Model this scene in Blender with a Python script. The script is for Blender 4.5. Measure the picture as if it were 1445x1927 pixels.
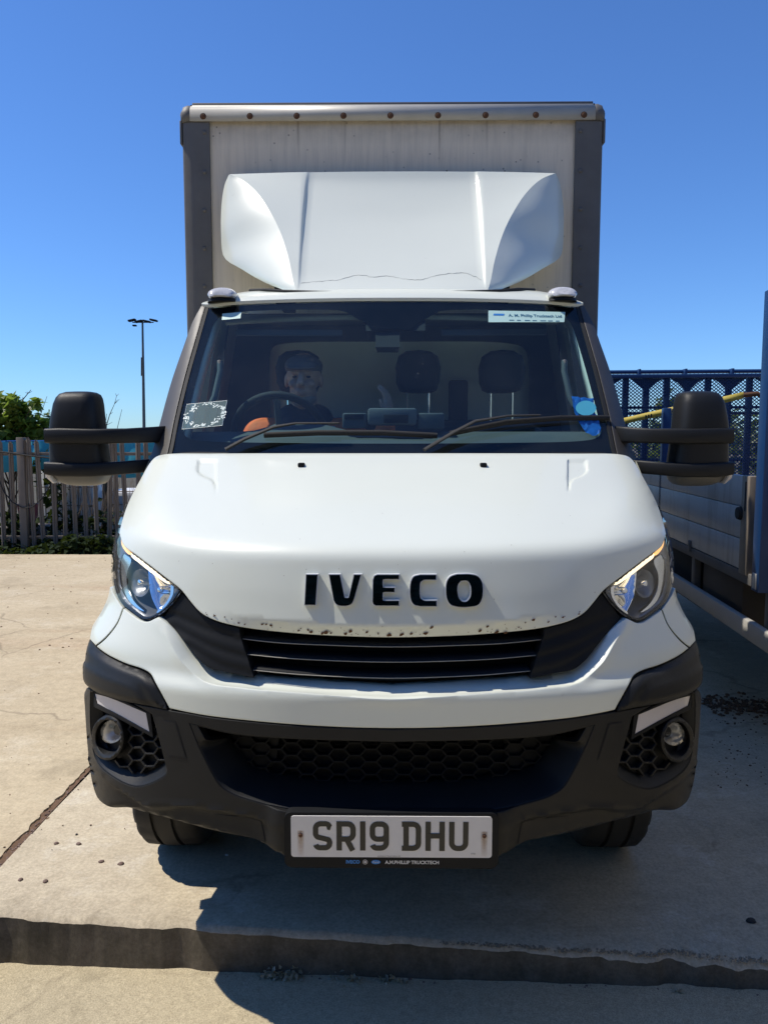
import bpy, bmesh, math, random
import numpy as np
from mathutils import Vector, Matrix, noise
from mathutils.geometry import delaunay_2d_cdt

for o in list(bpy.data.objects):
    bpy.data.objects.remove(o, do_unlink=True)
scene = bpy.context.scene
COL = scene.collection
R = math.radians
random.seed(7)

# ------------------------------------------------------------------ camera
F, TH, H, CX, CY = 1447.0, R(5.5), 1.54, 737.0, 963.5
cam = bpy.data.cameras.new('camera')
cam.sensor_fit = 'VERTICAL'; cam.sensor_height = 36.0; cam.sensor_width = 27.0
cam.lens = F / 1927.0 * 36.0
cam.clip_start = 0.05; cam.clip_end = 3000
camo = bpy.data.objects.new('camera', cam); COL.objects.link(camo)
camo.location = (0, 0, H)
camo.rotation_euler = (R(90) - TH, 0, math.atan((CX - 722.5) / F))
scene.camera = camo

# ------------------------------------------------------------------ light
SUN = Vector((-0.62, 0.06, 1.0)).normalized()      # direction towards the sun
w = bpy.data.worlds.new('World'); scene.world = w; w.use_nodes = True
nt = w.node_tree
sky = nt.nodes.new('ShaderNodeTexSky'); sky.sky_type = 'NISHITA'; sky.sun_disc = False
sky.sun_elevation = math.asin(SUN.z); sky.sun_rotation = math.atan2(SUN.x, SUN.y)
sky.altitude = 0; sky.air_density = 1.0; sky.dust_density = 0.1; sky.ozone_density = 2.2
bgn = nt.nodes['Background']; bgn.inputs['Strength'].default_value = 0.105
tint = nt.nodes.new('ShaderNodeMix'); tint.data_type = 'RGBA'; tint.blend_type = 'MULTIPLY'; tint.inputs[0].default_value = 1.0
tint.inputs[7].default_value = (.52, .82, 1.27, 1)          # the clear deep blue of the day
nt.links.new(sky.outputs[0], tint.inputs[6]); nt.links.new(tint.outputs[2], bgn.inputs['Color'])
sl = bpy.data.lights.new('sun', 'SUN'); sl.energy = 4.1; sl.angle = R(0.55); sl.color = (1.0, 0.93, 0.82)
so = bpy.data.objects.new('sun', sl); COL.objects.link(so); so.location = (-20, 5, 30)
so.rotation_euler = SUN.to_track_quat('Z', 'Y').to_euler()
scene.view_settings.view_transform = 'Standard'; scene.view_settings.look = 'None'
scene.view_settings.exposure = 0.25; scene.view_settings.gamma = 1.0
scene.view_settings.use_curve_mapping = False
scene.render.engine = 'CYCLES'
scene.cycles.max_bounces = 10; scene.cycles.transparent_max_bounces = 24
scene.cycles.glossy_bounces = 5; scene.cycles.transmission_bounces = 8; scene.cycles.diffuse_bounces = 4
scene.cycles.use_denoising = True
scene.cycles.sample_clamp_indirect = 6.0
scene.cycles.caustics_reflective = False; scene.cycles.caustics_refractive = False

# ------------------------------------------------------------------ helpers: objects
def tag(o, label=None, cat=None, group=None, kind=None):
    if label: o['label'] = label
    if cat: o['category'] = cat
    if group: o['group'] = group
    if kind: o['kind'] = kind
    return o
def empty(name, loc=(0, 0, 0), label=None, cat=None, group=None, rz=0):
    o = bpy.data.objects.new(name, None); COL.objects.link(o)
    o.location = loc; o.rotation_euler = (0, 0, rz); o.empty_display_size = .2
    return tag(o, label, cat, group)
def link(me, name, parent=None, mat=None, smooth=None):
    o = bpy.data.objects.new(name, me); COL.objects.link(o)
    if mat is not None and not me.materials: me.materials.append(mat)
    if smooth is not None:
        me.polygons.foreach_set('use_smooth', [True] * len(me.polygons))
        me.set_sharp_from_angle(angle=R(smooth))
    if parent is not None:
        o.parent = parent
        o.matrix_parent_inverse = world_of(parent).inverted()
    return o
def world_of(o):
    m = Matrix.LocRotScale(o.location, o.rotation_euler, o.scale)
    if o.parent is not None:
        m = world_of(o.parent) @ o.matrix_parent_inverse @ m
    return m
def mesh_of(vs, fs, name='mesh'):
    me = bpy.data.meshes.new(name); me.from_pydata([tuple(v) for v in vs], [], fs); me.update(); return me
def bm_link(bm, name, parent=None, mat=None, smooth=None, normals=True):
    if normals: bmesh.ops.recalc_face_normals(bm, faces=bm.faces)
    me = bpy.data.meshes.new(name); bm.to_mesh(me); bm.free()
    return link(me, name, parent, mat, smooth)
def b_box(bm, lo, hi, rot=None, bev=0.0):
    lo, hi = Vector(lo), Vector(hi); c = (lo + hi) / 2; s = hi - lo
    m = Matrix.Translation(c) @ (rot.to_4x4() if rot is not None else Matrix()) @ Matrix.Diagonal((s.x, s.y, s.z, 1))
    r = bmesh.ops.create_cube(bm, size=1, matrix=m)
    if bev > 0:
        es = set(e for v in r['verts'] for e in v.link_edges)
        bmesh.ops.bevel(bm, geom=list(es), offset=bev, segments=2, affect='EDGES', profile=.5, clamp_overlap=True)
def b_tube(bm, pts, rad, seg=8, caps=True, flat=None):
    pts = [Vector(p) for p in pts]; rings = []
    n = len(pts); rads = rad if isinstance(rad, (list, tuple)) else [rad] * n
    prev = None
    for i, p in enumerate(pts):
        d = (pts[min(i + 1, n - 1)] - pts[max(i - 1, 0)]).normalized()
        ref = Vector((0, 0, 1)) if abs(d.z) < .9 else Vector((1, 0, 0))
        a = d.cross(ref).normalized()
        if prev is not None:
            a2 = prev - d * prev.dot(d)
            if a2.length > 1e-4: a = a2.normalized()
        prev = a; b = d.cross(a)
        fa, fb = flat if flat else (1, 1)
        rings.append([bm.verts.new(p + (a * math.cos(t) * fa + b * math.sin(t) * fb) * rads[i]) for t in [2 * math.pi * k / seg for k in range(seg)]])
    for i in range(n - 1):
        for k in range(seg):
            bm.faces.new((rings[i][k], rings[i][(k + 1) % seg], rings[i + 1][(k + 1) % seg], rings[i + 1][k]))
    if caps:
        bm.faces.new(rings[0][::-1]); bm.faces.new(rings[-1])
def b_lathe(bm, prof, mat=Matrix(), seg=32, sx=1, sy=1):
    rings = []
    for r, z in prof:
        if r < 1e-6: rings.append([bm.verts.new(mat @ Vector((0, 0, z)))])
        else: rings.append([bm.verts.new(mat @ Vector((r * math.cos(t) * sx, r * math.sin(t) * sy, z))) for t in [2 * math.pi * k / seg for k in range(seg)]])
    for a, b in zip(rings[:-1], rings[1:]):
        for k in range(seg):
            k2 = (k + 1) % seg
            if len(a) == 1 and len(b) == 1: continue
            if len(a) == 1: bm.faces.new((a[0], b[k], b[k2]))
            elif len(b) == 1: bm.faces.new((a[k], a[k2], b[0]))
            else: bm.faces.new((a[k], a[k2], b[k2], b[k]))
def box(name, lo, hi, mat, parent=None, bev=0.0, rot=None, smooth=30):
    bm = bmesh.new(); b_box(bm, lo, hi, rot, bev); return bm_link(bm, name, parent, mat, smooth)
def tube(name, pts, rad, mat, parent=None, seg=8, flat=None):
    bm = bmesh.new(); b_tube(bm, pts, rad, seg, True, flat); return bm_link(bm, name, parent, mat, 50)
def loft(name, curves, mat, parent=None, closed=False, smooth=40, thick=0.0):
    n = len(curves[0]); vs = [tuple(p) for c in curves for p in c]; fs = []
    for j in range(len(curves) - 1):
        for i in range(n - 1 + (1 if closed else 0)):
            i2 = (i + 1) % n
            fs.append((j * n + i, j * n + i2, (j + 1) * n + i2, (j + 1) * n + i))
    me = mesh_of(vs, fs, name)
    o = link(me, name, parent, mat, smooth)
    if thick:
        md = o.modifiers.new('s', 'SOLIDIFY'); md.thickness = thick; md.offset = -1
    return o
def copy_tree(o, parent=None, mat=None):
    c = o.copy(); COL.objects.link(c)
    if parent is not None: c.parent = parent
    for ch in [x for x in bpy.data.objects if x.parent == o]:
        copy_tree(ch, c)
    return c

# ------------------------------------------------------------------ helpers: from picture rows to points on real surfaces
CT, ST = math.cos(TH), math.sin(TH)
def rays(px, py):
    u = (np.asarray(px, float) - CX) / F; v = (np.asarray(py, float) - CY) / F
    return u, CT - v * ST, -(ST + v * CT)
def at(px, py, Y):
    u, dy, dz = rays(px, py); t = Y / dy
    return Vector((float(u * t), float(Y), float(H + dz * t)))
def gz(px, py, z=0.0):
    u, dy, dz = rays(px, py); t = (z - H) / dz
    return Vector((float(u * t), float(dy * t), float(z)))
def cr(pts, step=6.0):
    """Catmull-Rom through 2-D points; points with a third value are corners."""
    P = [np.array(p[:2], float) for p in pts]; K = [len(p) > 2 for p in pts]; out = [P[0]]
    for i in range(len(P) - 1):
        p1, p2 = P[i], P[i + 1]
        p0 = P[i - 1] if i > 0 and not K[i] else 2 * p1 - p2
        p3 = P[i + 2] if i + 2 < len(P) and not K[i + 1] else 2 * p2 - p1
        d0 = max(np.linalg.norm(p1 - p0), 1e-6) ** .5; d1 = max(np.linalg.norm(p2 - p1), 1e-6) ** .5; d2 = max(np.linalg.norm(p3 - p2), 1e-6) ** .5
        m1 = (p2 - p1) + d1 * ((p1 - p0) / d0 - (p2 - p0) / (d0 + d1)) if d0 > 1e-4 else p2 - p1
        m2 = (p2 - p1) + d1 * ((p3 - p2) / d2 - (p3 - p1) / (d1 + d2)) if d2 > 1e-4 else p2 - p1
        n = max(1, int(round(np.linalg.norm(p2 - p1) / step)))
        for k in range(1, n + 1):
            t = k / n
            out.append((2*t**3-3*t*t+1)*p1 + (t**3-2*t*t+t)*m1 + (-2*t**3+3*t*t)*p2 + (t**3-t*t)*m2)
    return np.array(out)
def mir(pts):
    return [(2 * CX - p[0],) + tuple(p[1:]) for p in pts]
def sym(left):
    """closed outline from a left-half polyline that starts and ends on the centre line"""
    return left + mir(left)[::-1][1:-1]
def inpoly(x, y, poly):
    ins = np.zeros(len(x), bool); n = len(poly); j = n - 1
    for i in range(n):
        xi, yi = poly[i]; xj, yj = poly[j]
        c = ((yi > y) != (yj > y)) & (x < (xj - xi) * (y - yi) / (yj - yi + 1e-12) + xi)
        ins ^= c; j = i
    return ins
def segdist(x, y, poly, closed=True):
    d = np.full(len(x), 1e9); n = len(poly)
    for i in range(n if closed else n - 1):
        a = poly[i]; b = poly[(i + 1) % n]; ab = b - a; L = max(ab @ ab, 1e-9)
        t = np.clip(((x - a[0]) * ab[0] + (y - a[1]) * ab[1]) / L, 0, 1)
        d = np.minimum(d, np.hypot(x - a[0] - t * ab[0], y - a[1] - t * ab[1]))
    return d
def sm(a, b, x):
    t = np.clip((x - a) / (b - a), 0, 1); return t * t * (3 - 2 * t)

# nose of the truck: plan superellipse at every height
ZT = np.array([.30, .40, .43, .79, .87, .90, 1.017, 1.13, 1.225, 1.25, 1.275, 1.36, 1.487, 1.56])
YT = np.array([1.96, 1.945, 1.93, 1.93, 1.93, 1.96, 1.985, 2.008, 2.032, 2.055, 2.12, 2.34, 2.66, 2.84])
WZ = np.array([.30, .372, .431, .532, .683, .799, .935, .981, 1.038, 1.096, 1.175, 1.261, 1.364, 1.484, 1.56])
WV = np.array([.86, .905, .937, .955, .969, .970, .960, .938, .915, .912, .919, .910, .900, .887, .88])
YZ = np.array([.36, .95, 1.05, 1.25, 1.487, 1.56]); YV = np.array([2.40, 2.44, 2.50, 2.60, 2.86, 2.95])
zz_ = np.linspace(.28, 1.58, 261)
def smooth_tab(zs, vs, k):
    a = np.interp(zz_, zs, vs); ker = np.hanning(k + 2)[1:-1]; ker /= ker.sum()
    ap = np.concatenate([2 * a[0] - a[k // 2:0:-1], a, 2 * a[-1] - a[-2:-k // 2 - 1:-1]])
    return np.convolve(ap, ker, 'valid')[:len(a)]
TY, TW, TS = smooth_tab(ZT, YT, 7), smooth_tab(WZ, WV, 9), smooth_tab(YZ, YV, 21)
def nose(x, y, z):
    Y0 = np.interp(z, zz_, TY); W = np.interp(z, zz_, TW); Ys = np.interp(z, zz_, TS)
    return 1 - ((np.abs(x) / W) ** 2.4 + (np.maximum(Ys - y, 0) / (Ys - Y0)) ** 2)
def screen(x, y, z):
    ax = np.abs(x)
    return y - (2.67 + .075 * (ax / .8) ** 2 + 2.2 * np.maximum(ax - .79, 0) ** 1.5 + (z - 1.45) * .84)
def hits(px, py, surf, y0=1.6, y1=4.2, n=520):
    u, dy, dz = rays(px, py); u, dy, dz = np.broadcast_arrays(u, dy, dz)
    lo = np.full(u.shape, y0); done = np.zeros(u.shape, bool); best = np.full(u.shape, -1e9); by = lo.copy()
    hi = lo.copy(); st = (y1 - y0) / n
    for k in range(n):
        Y = y0 + st * (k + 1); t = Y / dy; g = surf(u * t, Y, H + dz * t)
        b = g > best; best = np.where(b & ~done, g, best); by = np.where(b & ~done, Y, by)
        new = (g > 0) & ~done; hi = np.where(new, Y, hi); lo = np.where(new, Y - st, lo); done |= new
    for _ in range(18):
        m = (lo + hi) / 2; t = m / dy; g = surf(u * t, m, H + dz * t)
        hi = np.where(g > 0, m, hi); lo = np.where(g > 0, lo, m)
    Y = np.where(done, hi, by); t = Y / dy
    P = np.stack([u * t, Y, H + dz * t], -1)
    e = 1e-3; x, y, z = P[..., 0], P[..., 1], P[..., 2]
    N = -np.stack([surf(x + e, y, z) - surf(x - e, y, z), surf(x, y + e, z) - surf(x, y - e, z), surf(x, y, z + e) - surf(x, y, z - e)], -1)
    N /= np.maximum(np.linalg.norm(N, axis=-1, keepdims=True), 1e-9)
    return P, N
def panel(name, outline, mat, parent, surf=nose, off=0.0, holes=(), lines=(), step=9.0, rim=.03, rimmat=None,
          mirror=False, smooth=38, fine=None, flatY=None, ostep=None, both=None):
    """a sheet cut to an outline and laid on a real surface; rim = how far its edge turns inwards.
    both: True gives a left one and its mirror image (two objects)"""
    ol = cr(list(outline) + [outline[0]], ostep or min(step, 6))[:-1]
    hl = [cr(list(h) + [h[0]], ostep or min(step, 6))[:-1] for h in holes]
    pts = [tuple(p) for p in ol]; edges = [(i, (i + 1) % len(ol)) for i in range(len(ol))]
    for h in hl:
        b = len(pts); pts += [tuple(p) for p in h]; edges += [(b + i, b + (i + 1) % len(h)) for i in range(len(h))]
    x0, y0 = ol.min(0); x1, y1 = ol.max(0)
    gx, gy = np.meshgrid(np.arange(x0 + step * .5, x1, step), np.arange(y0 + step * .5, y1, step))
    gx = gx + (np.arange(gx.shape[0]) % 2)[:, None] * step * .5
    gx, gy = gx.ravel(), gy.ravel(); 
    if fine is not None:
        for (fx0, fy0, fx1, fy1, fs) in fine:
            keep = ~((gx > fx0) & (gx < fx1) & (gy > fy0) & (gy < fy1)); gx, gy = gx[keep], gy[keep]
            ax, ay = np.meshgrid(np.arange(fx0, fx1, fs), np.arange(fy0, fy1, fs)); gx = np.concatenate([gx, ax.ravel()]); gy = np.concatenate([gy, ay.ravel()])
    ok = inpoly(gx, gy, ol) & (segdist(gx, gy, ol) > step * .35 if fine is None else segdist(gx, gy, ol) > 2.5)
    for h in hl: ok &= ~inpoly(gx, gy, h) & (segdist(gx, gy, h) > step * .35)
    L = [cr(l, 4) for l in lines]
    for l in L:
        ok &= segdist(gx, gy, l, False) > 2.0
    pts += list(zip(gx[ok], gy[ok]))
    for l in L:
        li = inpoly(l[:, 0], l[:, 1], ol) & (segdist(l[:, 0], l[:, 1], ol) > 1.5)
        for h in hl: li &= ~inpoly(l[:, 0], l[:, 1], h) & (segdist(l[:, 0], l[:, 1], h) > 1.5)
        pts += [tuple(p) for p in l[li]]
    V, E, T, *_ = delaunay_2d_cdt([Vector(p) for p in pts], edges, [], 0, 1e-4)
    V = np.array([tuple(v) for v in V]); T = np.array([t for t in T if len(t) == 3])
    c = V[T].mean(1); k = inpoly(c[:, 0], c[:, 1], ol)
    for h in hl: k &= ~inpoly(c[:, 0], c[:, 1], h)
    T = T[k]
    used = np.unique(T); remap = np.full(len(V), -1); remap[used] = np.arange(len(used)); V = V[used]; T = remap[T]
    if flatY is not None:
        P = np.array([tuple(at(a, b, flatY)) for a, b in V]); N = np.tile([0, -1.0, 0], (len(P), 1))
    else:
        P, N = hits(V[:, 0], V[:, 1], surf)
    d = off(V[:, 0], V[:, 1], ol, hl) if callable(off) else off
    P = P + N * (np.asarray(d)[..., None] if np.ndim(d) else d)
    cnt = {}
    for t in T:
        for a, b in ((t[0], t[1]), (t[1], t[2]), (t[2], t[0])):
            cnt[(a, b)] = 1
    bd = [(a, b) for (a, b) in cnt if (b, a) not in cnt]
    # orientation: make faces point to -y (towards the street)
    t0 = T; nrm = np.cross(P[T[:, 1]] - P[T[:, 0]], P[T[:, 2]] - P[T[:, 0]])
    flip = (nrm * N[T[:, 0]]).sum() < 0
    verts = [tuple(p) for p in P]; faces = [tuple(int(i) for i in (t[::-1] if flip else t)) for t in T]; nm = len(faces)
    if rim:
        ring = {}
        for a, b in bd:
            for q in (a, b):
                if q not in ring:
                    r_ = rim(V[q, 0], V[q, 1]) if callable(rim) else rim
                    ring[q] = len(verts); verts.append((P[q][0] - N[q][0] * .15 * r_, P[q][1] + r_, P[q][2] - N[q][2] * .15 * r_))
            f = (int(b), int(a), ring[a], ring[b]); faces.append(f[::-1] if flip else f)
    objs = []
    for s in ((1, -1) if both else ((-1,) if mirror else (1,))):
        vv = verts if s == 1 else [(-a, b, c_) for a, b, c_ in verts]
        ff = faces if s == 1 else [f[::-1] for f in faces]
        me = mesh_of(vv, ff, name); me.materials.append(mat)
        if rimmat is not None:
            me.materials.append(rimmat)
            mi = np.zeros(len(ff), int); mi[nm:] = 1; me.polygons.foreach_set('material_index', mi)
        me.polygons.foreach_set('use_smooth', [True] * len(ff))
        o = link(me, name, parent[0 if s == 1 else 1] if isinstance(parent, (list, tuple)) else parent)
        me.set_sharp_from_angle(angle=R(smooth)); objs.append(o)
    return objs if both else objs[0]
def ppt(px, py, surf=nose, off=0.0):
    P, N = hits(np.array([px], float), np.array([py], float), surf); p = P[0] + N[0] * off
    return Vector(p), Vector(N[0])
def text_mesh(s, size, extrude=0.0, bold=0.0, align='LEFT'):
    c = bpy.data.curves.new('lettering', 'FONT'); c.body = s; c.size = size; c.extrude = extrude; c.offset = bold; c.align_x = align
    c.resolution_u = 3
    o = bpy.data.objects.new('lettering', c); COL.objects.link(o)
    dg = bpy.context.evaluated_depsgraph_get(); me = bpy.data.meshes.new_from_object(o.evaluated_get(dg))
    bpy.data.objects.remove(o); return me
def apply_mods(o):
    dg = bpy.context.evaluated_depsgraph_get(); me = bpy.data.meshes.new_from_object(o.evaluated_get(dg))
    o.modifiers.clear(); o.data = me; return o

# ------------------------------------------------------------------ materials
def new_mat(name):
    m = bpy.data.materials.new(name); m.use_nodes = True
    t = m.node_tree; return m, t, t.nodes['Principled BSDF']
def nd(t, kind, **kw):
    n = t.nodes.new(kind)
    for k, v in kw.items(): setattr(n, k, v)
    return n
def noise_tex(t, scale, detail=6, rough=.6, coord='Object', vec=None, stretch=None):
    n = nd(t, 'ShaderNodeTexNoise'); n.inputs['Scale'].default_value = scale; n.inputs['Detail'].default_value = detail; n.inputs['Roughness'].default_value = rough
    if vec is None:
        c = nd(t, 'ShaderNodeTexCoord'); vec = c.outputs[coord]
    if stretch:
        mp = nd(t, 'ShaderNodeMapping'); mp.inputs['Scale'].default_value = stretch; t.links.new(vec, mp.inputs[0]); vec = mp.outputs[0]
    t.links.new(vec, n.inputs['Vector']); return n.outputs['Fac']
def ramp(t, fac, stops):
    r = nd(t, 'ShaderNodeValToRGB'); e = r.color_ramp.elements
    while len(e) < len(stops): e.new(.5)
    for i, (p, c) in enumerate(stops):
        e[i].position = p; e[i].color = (*c, 1) if len(c) == 3 else c
    t.links.new(fac, r.inputs[0]); return r.outputs[0]
def mix(t, fac, a, b, blend='MIX'):
    n = nd(t, 'ShaderNodeMix', data_type='RGBA', blend_type=blend)
    for s, v in ((n.inputs[0], fac), (n.inputs[6], a), (n.inputs[7], b)):
        if hasattr(v, 'is_linked') or hasattr(v, 'links'): t.links.new(v, s)
        elif isinstance(v, (int, float)): s.default_value = v
        else: s.default_value = (*v, 1) if len(v) == 3 else v
    return n.outputs[2]
def mth(t, op, a, b=0.0, clamp=False):
    n = nd(t, 'ShaderNodeMath', operation=op); n.use_clamp = clamp
    for s, v in ((n.inputs[0], a), (n.inputs[1], b)):
        if hasattr(v, 'links'): t.links.new(v, s)
        else: s.default_value = v
    return n.outputs[0]
def gray(c, k): return tuple(min(1, x * k) for x in c)
def simple(name, col, rough=.5, metal=0.0, var=.12, vscale=9.0, bump=0.0, bscale=120.0, bevel=0.0, spec=None, coat=0.0, emit=None, estr=0.0, rvar=0.0):
    m, t, b = new_mat(name)
    f = noise_tex(t, vscale, 7, .62)
    t.links.new(mix(t, f, gray(col, 1 - var), gray(col, 1 + var)), b.inputs['Base Color'])
    b.inputs['Roughness'].default_value = rough; b.inputs['Metallic'].default_value = metal
    if rvar:
        t.links.new(mth(t, 'ADD', rough - rvar / 2, mth(t, 'MULTIPLY', noise_tex(t, vscale * 2.3, 5), rvar)), b.inputs['Roughness'])
    if spec is not None: b.inputs['Specular IOR Level'].default_value = spec
    if coat: b.inputs['Coat Weight'].default_value = coat; b.inputs['Coat Roughness'].default_value = .06
    if emit: b.inputs['Emission Color'].default_value = (*emit, 1); b.inputs['Emission Strength'].default_value = estr
    nrm = None
    if bevel:
        bv = nd(t, 'ShaderNodeBevel', samples=4); bv.inputs['Radius'].default_value = bevel; nrm = bv.outputs[0]
    if bump:
        bp = nd(t, 'ShaderNodeBump'); bp.inputs['Strength'].default_value = bump; bp.inputs['Distance'].default_value = .002
        t.links.new(noise_tex(t, bscale, 4), bp.inputs['Height'])
        if nrm: t.links.new(nrm, bp.inputs['Normal'])
        nrm = bp.outputs[0]
    if nrm: t.links.new(nrm, b.inputs['Normal'])
    return m
def clear_glass(name, tint=(.92, .97, .95), refl=1.0, rough=0.0, smear=0.0):
    m, t, b = new_mat(name); t.nodes.remove(b); out = t.nodes['Material Output']
    tr = nd(t, 'ShaderNodeBsdfTransparent'); tr.inputs[0].default_value = (*tint, 1)
    gl = nd(t, 'ShaderNodeBsdfGlossy'); gl.inputs['Roughness'].default_value = rough; gl.inputs['Color'].default_value = (1, 1, 1, 1)
    lw = nd(t, 'ShaderNodeLayerWeight'); lw.inputs[0].default_value = .5; fr_o = mth(t, 'ADD', .05, mth(t, 'MULTIPLY', mth(t, 'POWER', lw.outputs['Facing'], 5.0), .92))
    mx = nd(t, 'ShaderNodeMixShader'); t.links.new(mth(t, 'MULTIPLY', fr_o, refl, True), mx.inputs[0]); t.links.new(tr.outputs[0], mx.inputs[1]); t.links.new(gl.outputs[0], mx.inputs[2])
    res = mx.outputs[0]
    if smear:
        sk = ramp(t, noise_tex(t, 55, 3, .6), [(.66, (0, 0, 0)), (.72, (1, 1, 1))]); sk2 = ramp(t, noise_tex(t, 2.2, 5, .6), [(.45, (0, 0, 0)), (.75, (1, 1, 1))])
        df = nd(t, 'ShaderNodeBsdfDiffuse'); df.inputs[0].default_value = (.55, .6, .62, 1)
        m2 = nd(t, 'ShaderNodeMixShader')
        f = mth(t, 'MULTIPLY', mth(t, 'POWER', noise_tex(t, 3.0, 9, .7), 2.0), smear)
        f = mth(t, 'ADD', f, mth(t, 'MULTIPLY', mth(t, 'MULTIPLY', sk, sk2), .10), True)
        t.links.new(f, m2.inputs[0]); t.links.new(res, m2.inputs[1]); t.links.new(df.outputs[0], m2.inputs[2]); res = m2.outputs[0]
    t.links.new(res, out.inputs[0]); return m
M = {}
# white paint with a trace of road film and clear coat
m, t, b = new_mat('white_paint')
f1 = noise_tex(t, 2.2, 8, .65); f2 = noise_tex(t, 60, 5, .7)
c = mix(t, f1, (.68, .71, .62), (.73, .76, .67))
spk = ramp(t, noise_tex(t, 34, 3, .5), [(0.0, (0, 0, 0)), (.71, (0, 0, 0)), (.76, (1, 1, 1))])
c = mix(t, mth(t, 'MULTIPLY', spk, .10), c, (.35, .32, .27))
t.links.new(c, b.inputs['Base Color']); b.inputs['Roughness'].default_value = .42
b.inputs['Coat Weight'].default_value = .55; b.inputs['Coat Roughness'].default_value = .09
t.links.new(mth(t, 'ADD', .30, mth(t, 'MULTIPLY', f2, .22)), b.inputs['Roughness'])
bv = nd(t, 'ShaderNodeBevel', samples=4); bv.inputs['Radius'].default_value = .006; t.links.new(bv.outputs[0], b.inputs['Normal']); t.links.new(bv.outputs[0], b.inputs['Coat Normal'])
M['paint'] = m
M['plastic'] = simple('black_textured_plastic', (.012, .0125, .013), .48, var=.25, vscale=14, bump=.25, bscale=700, bevel=.005, rvar=.12, spec=.28)
M['plastic2'] = simple('dark_grille_plastic', (.008, .009, .0105), .6, var=.2, bevel=.003, rvar=.1, spec=.2)
M['black'] = simple('black_void', (.010, .010, .011), .8)
M['rubber'] = simple('black_rubber', (.014, .014, .014), .75, var=.3, bump=.3, bscale=300)
M['chrome'] = simple('chrome', (.82, .80, .78), .20, 1.0, var=.04)
M['reflector'] = simple('reflector_silver', (.80, .81, .83), .13, 1.0, var=.12, vscale=30)
M['darkchrome'] = simple('dark_housing', (.20, .205, .21), .35, .45, var=.35, vscale=25)
M['lens'] = clear_glass('clear_lens', (.93, .95, .97), 1.0)
M['glass'] = clear_glass('windscreen_glass', (.64, .81, .82), 1.0, 0.0, .035)
M['sideglass'] = clear_glass('side_glass', (.88, .94, .91), .8)
M['frost'] = simple('frosted_lens', (.62, .58, .57), .25, var=.06, coat=.4)
M['frit'] = simple('black_ceramic_frit', (.006, .007, .009), 1.0, var=.1, spec=0.0)
M['trimgrey'] = simple('grey_interior_trim', (.26, .27, .265), .62, var=.1, bump=.2, bscale=500)
M['dash'] = simple('dashboard_plastic', (.09, .10, .105), .7, var=.1, bump=.2, bscale=500, bevel=.006)
M['trimlight'] = simple('pale_interior_trim', (.82, .84, .78), .7, var=.08)
M['seat'] = simple('dark_seat_fabric', (.030, .034, .040), .85, var=.25, bump=.4, bscale=400)
M['alu'] = simple('weathered_aluminium', (.44, .42, .37), .5, .15, var=.22, vscale=5, bevel=.004, rvar=.2)
M['steel'] = simple('dark_grey_rail', (.135, .128, .118), .6, .1, var=.3, vscale=6, bevel=.003, rvar=.15)
M['rust'] = simple('rust', (.10, .045, .02), .85, var=.4, vscale=60)
M['amber'] = simple('lit_amber_strip', (.9, .5, .15), .25, emit=(1.0, .52, .16), estr=1.1)
M['whitelamp'] = simple('warm_light_guide', (.9, .8, .6), .2, emit=(1.0, .80, .52), estr=1.3)

# ================================================================== THE BOX TRUCK
truck = empty('box_truck', (0, 2.86, 0), 'white cab box truck with roof deflector and dirty cream cargo box parked on the slab', 'truck')
fold = lambda x: CX - np.abs(x - CX)

# ---- bonnet
bon_low = [(224, 1004, 1), (232, 1027), (257, 1046), (308, 1085), (340, 1110), (358, 1132), (376, 1152), (400, 1166), (450, 1180), (560, 1193), (650, 1198), (737, 1200)]
bonnet_ol = sym([(737, 853), (560, 853), (400, 853.5), (312, 855), (293, 860), (281, 873), (262, 910), (240, 955), (229, 985)] + bon_low)
low_c = cr(bon_low[6:], 4)
vent = cr([(371, 864), (408, 863, 1), (409, 900, 1), (406, 937, 1), (400, 908), (394, 902), (379, 896), (369, 886), (371, 864)], 2)
def bonnet_off(x, y, ol, hl):
    xf = fold(x); d = segdist(xf, y, low_c, False)
    o = -.020 * np.clip(1 - d / 21, 0, 1) * sm(385, 540, xf)
    ins = inpoly(xf, y, vent); dv = segdist(xf, y, vent)
    o = o - .007 * np.where(ins, sm(0, 4, dv), 0)
    # soft haunch along the edge of the lid
    hump = np.exp(-((xf - (300 + (y - 990) * .2)) / 60.0) ** 2) * np.exp(-((y - 960) / 60.0) ** 2)
    return o + .010 * hump
vl = (364, 858, 414, 942, 3.0); vr = (2 * CX - 414, 858, 2 * CX - 364, 942, 3.0)
bonnet = panel('bonnet', bonnet_ol, M['paint'], truck, off=bonnet_off, step=9,
               rim=lambda x, y: .36 if (abs(x - CX) > 420 and y < 1002) else .03, fine=[vl, vr],
               lines=[[(p[0], p[1] - 21) for p in bon_low[6:]] + [(2 * CX - p[0], p[1] - 21) for p in bon_low[6:-1][::-1]]])
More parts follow.
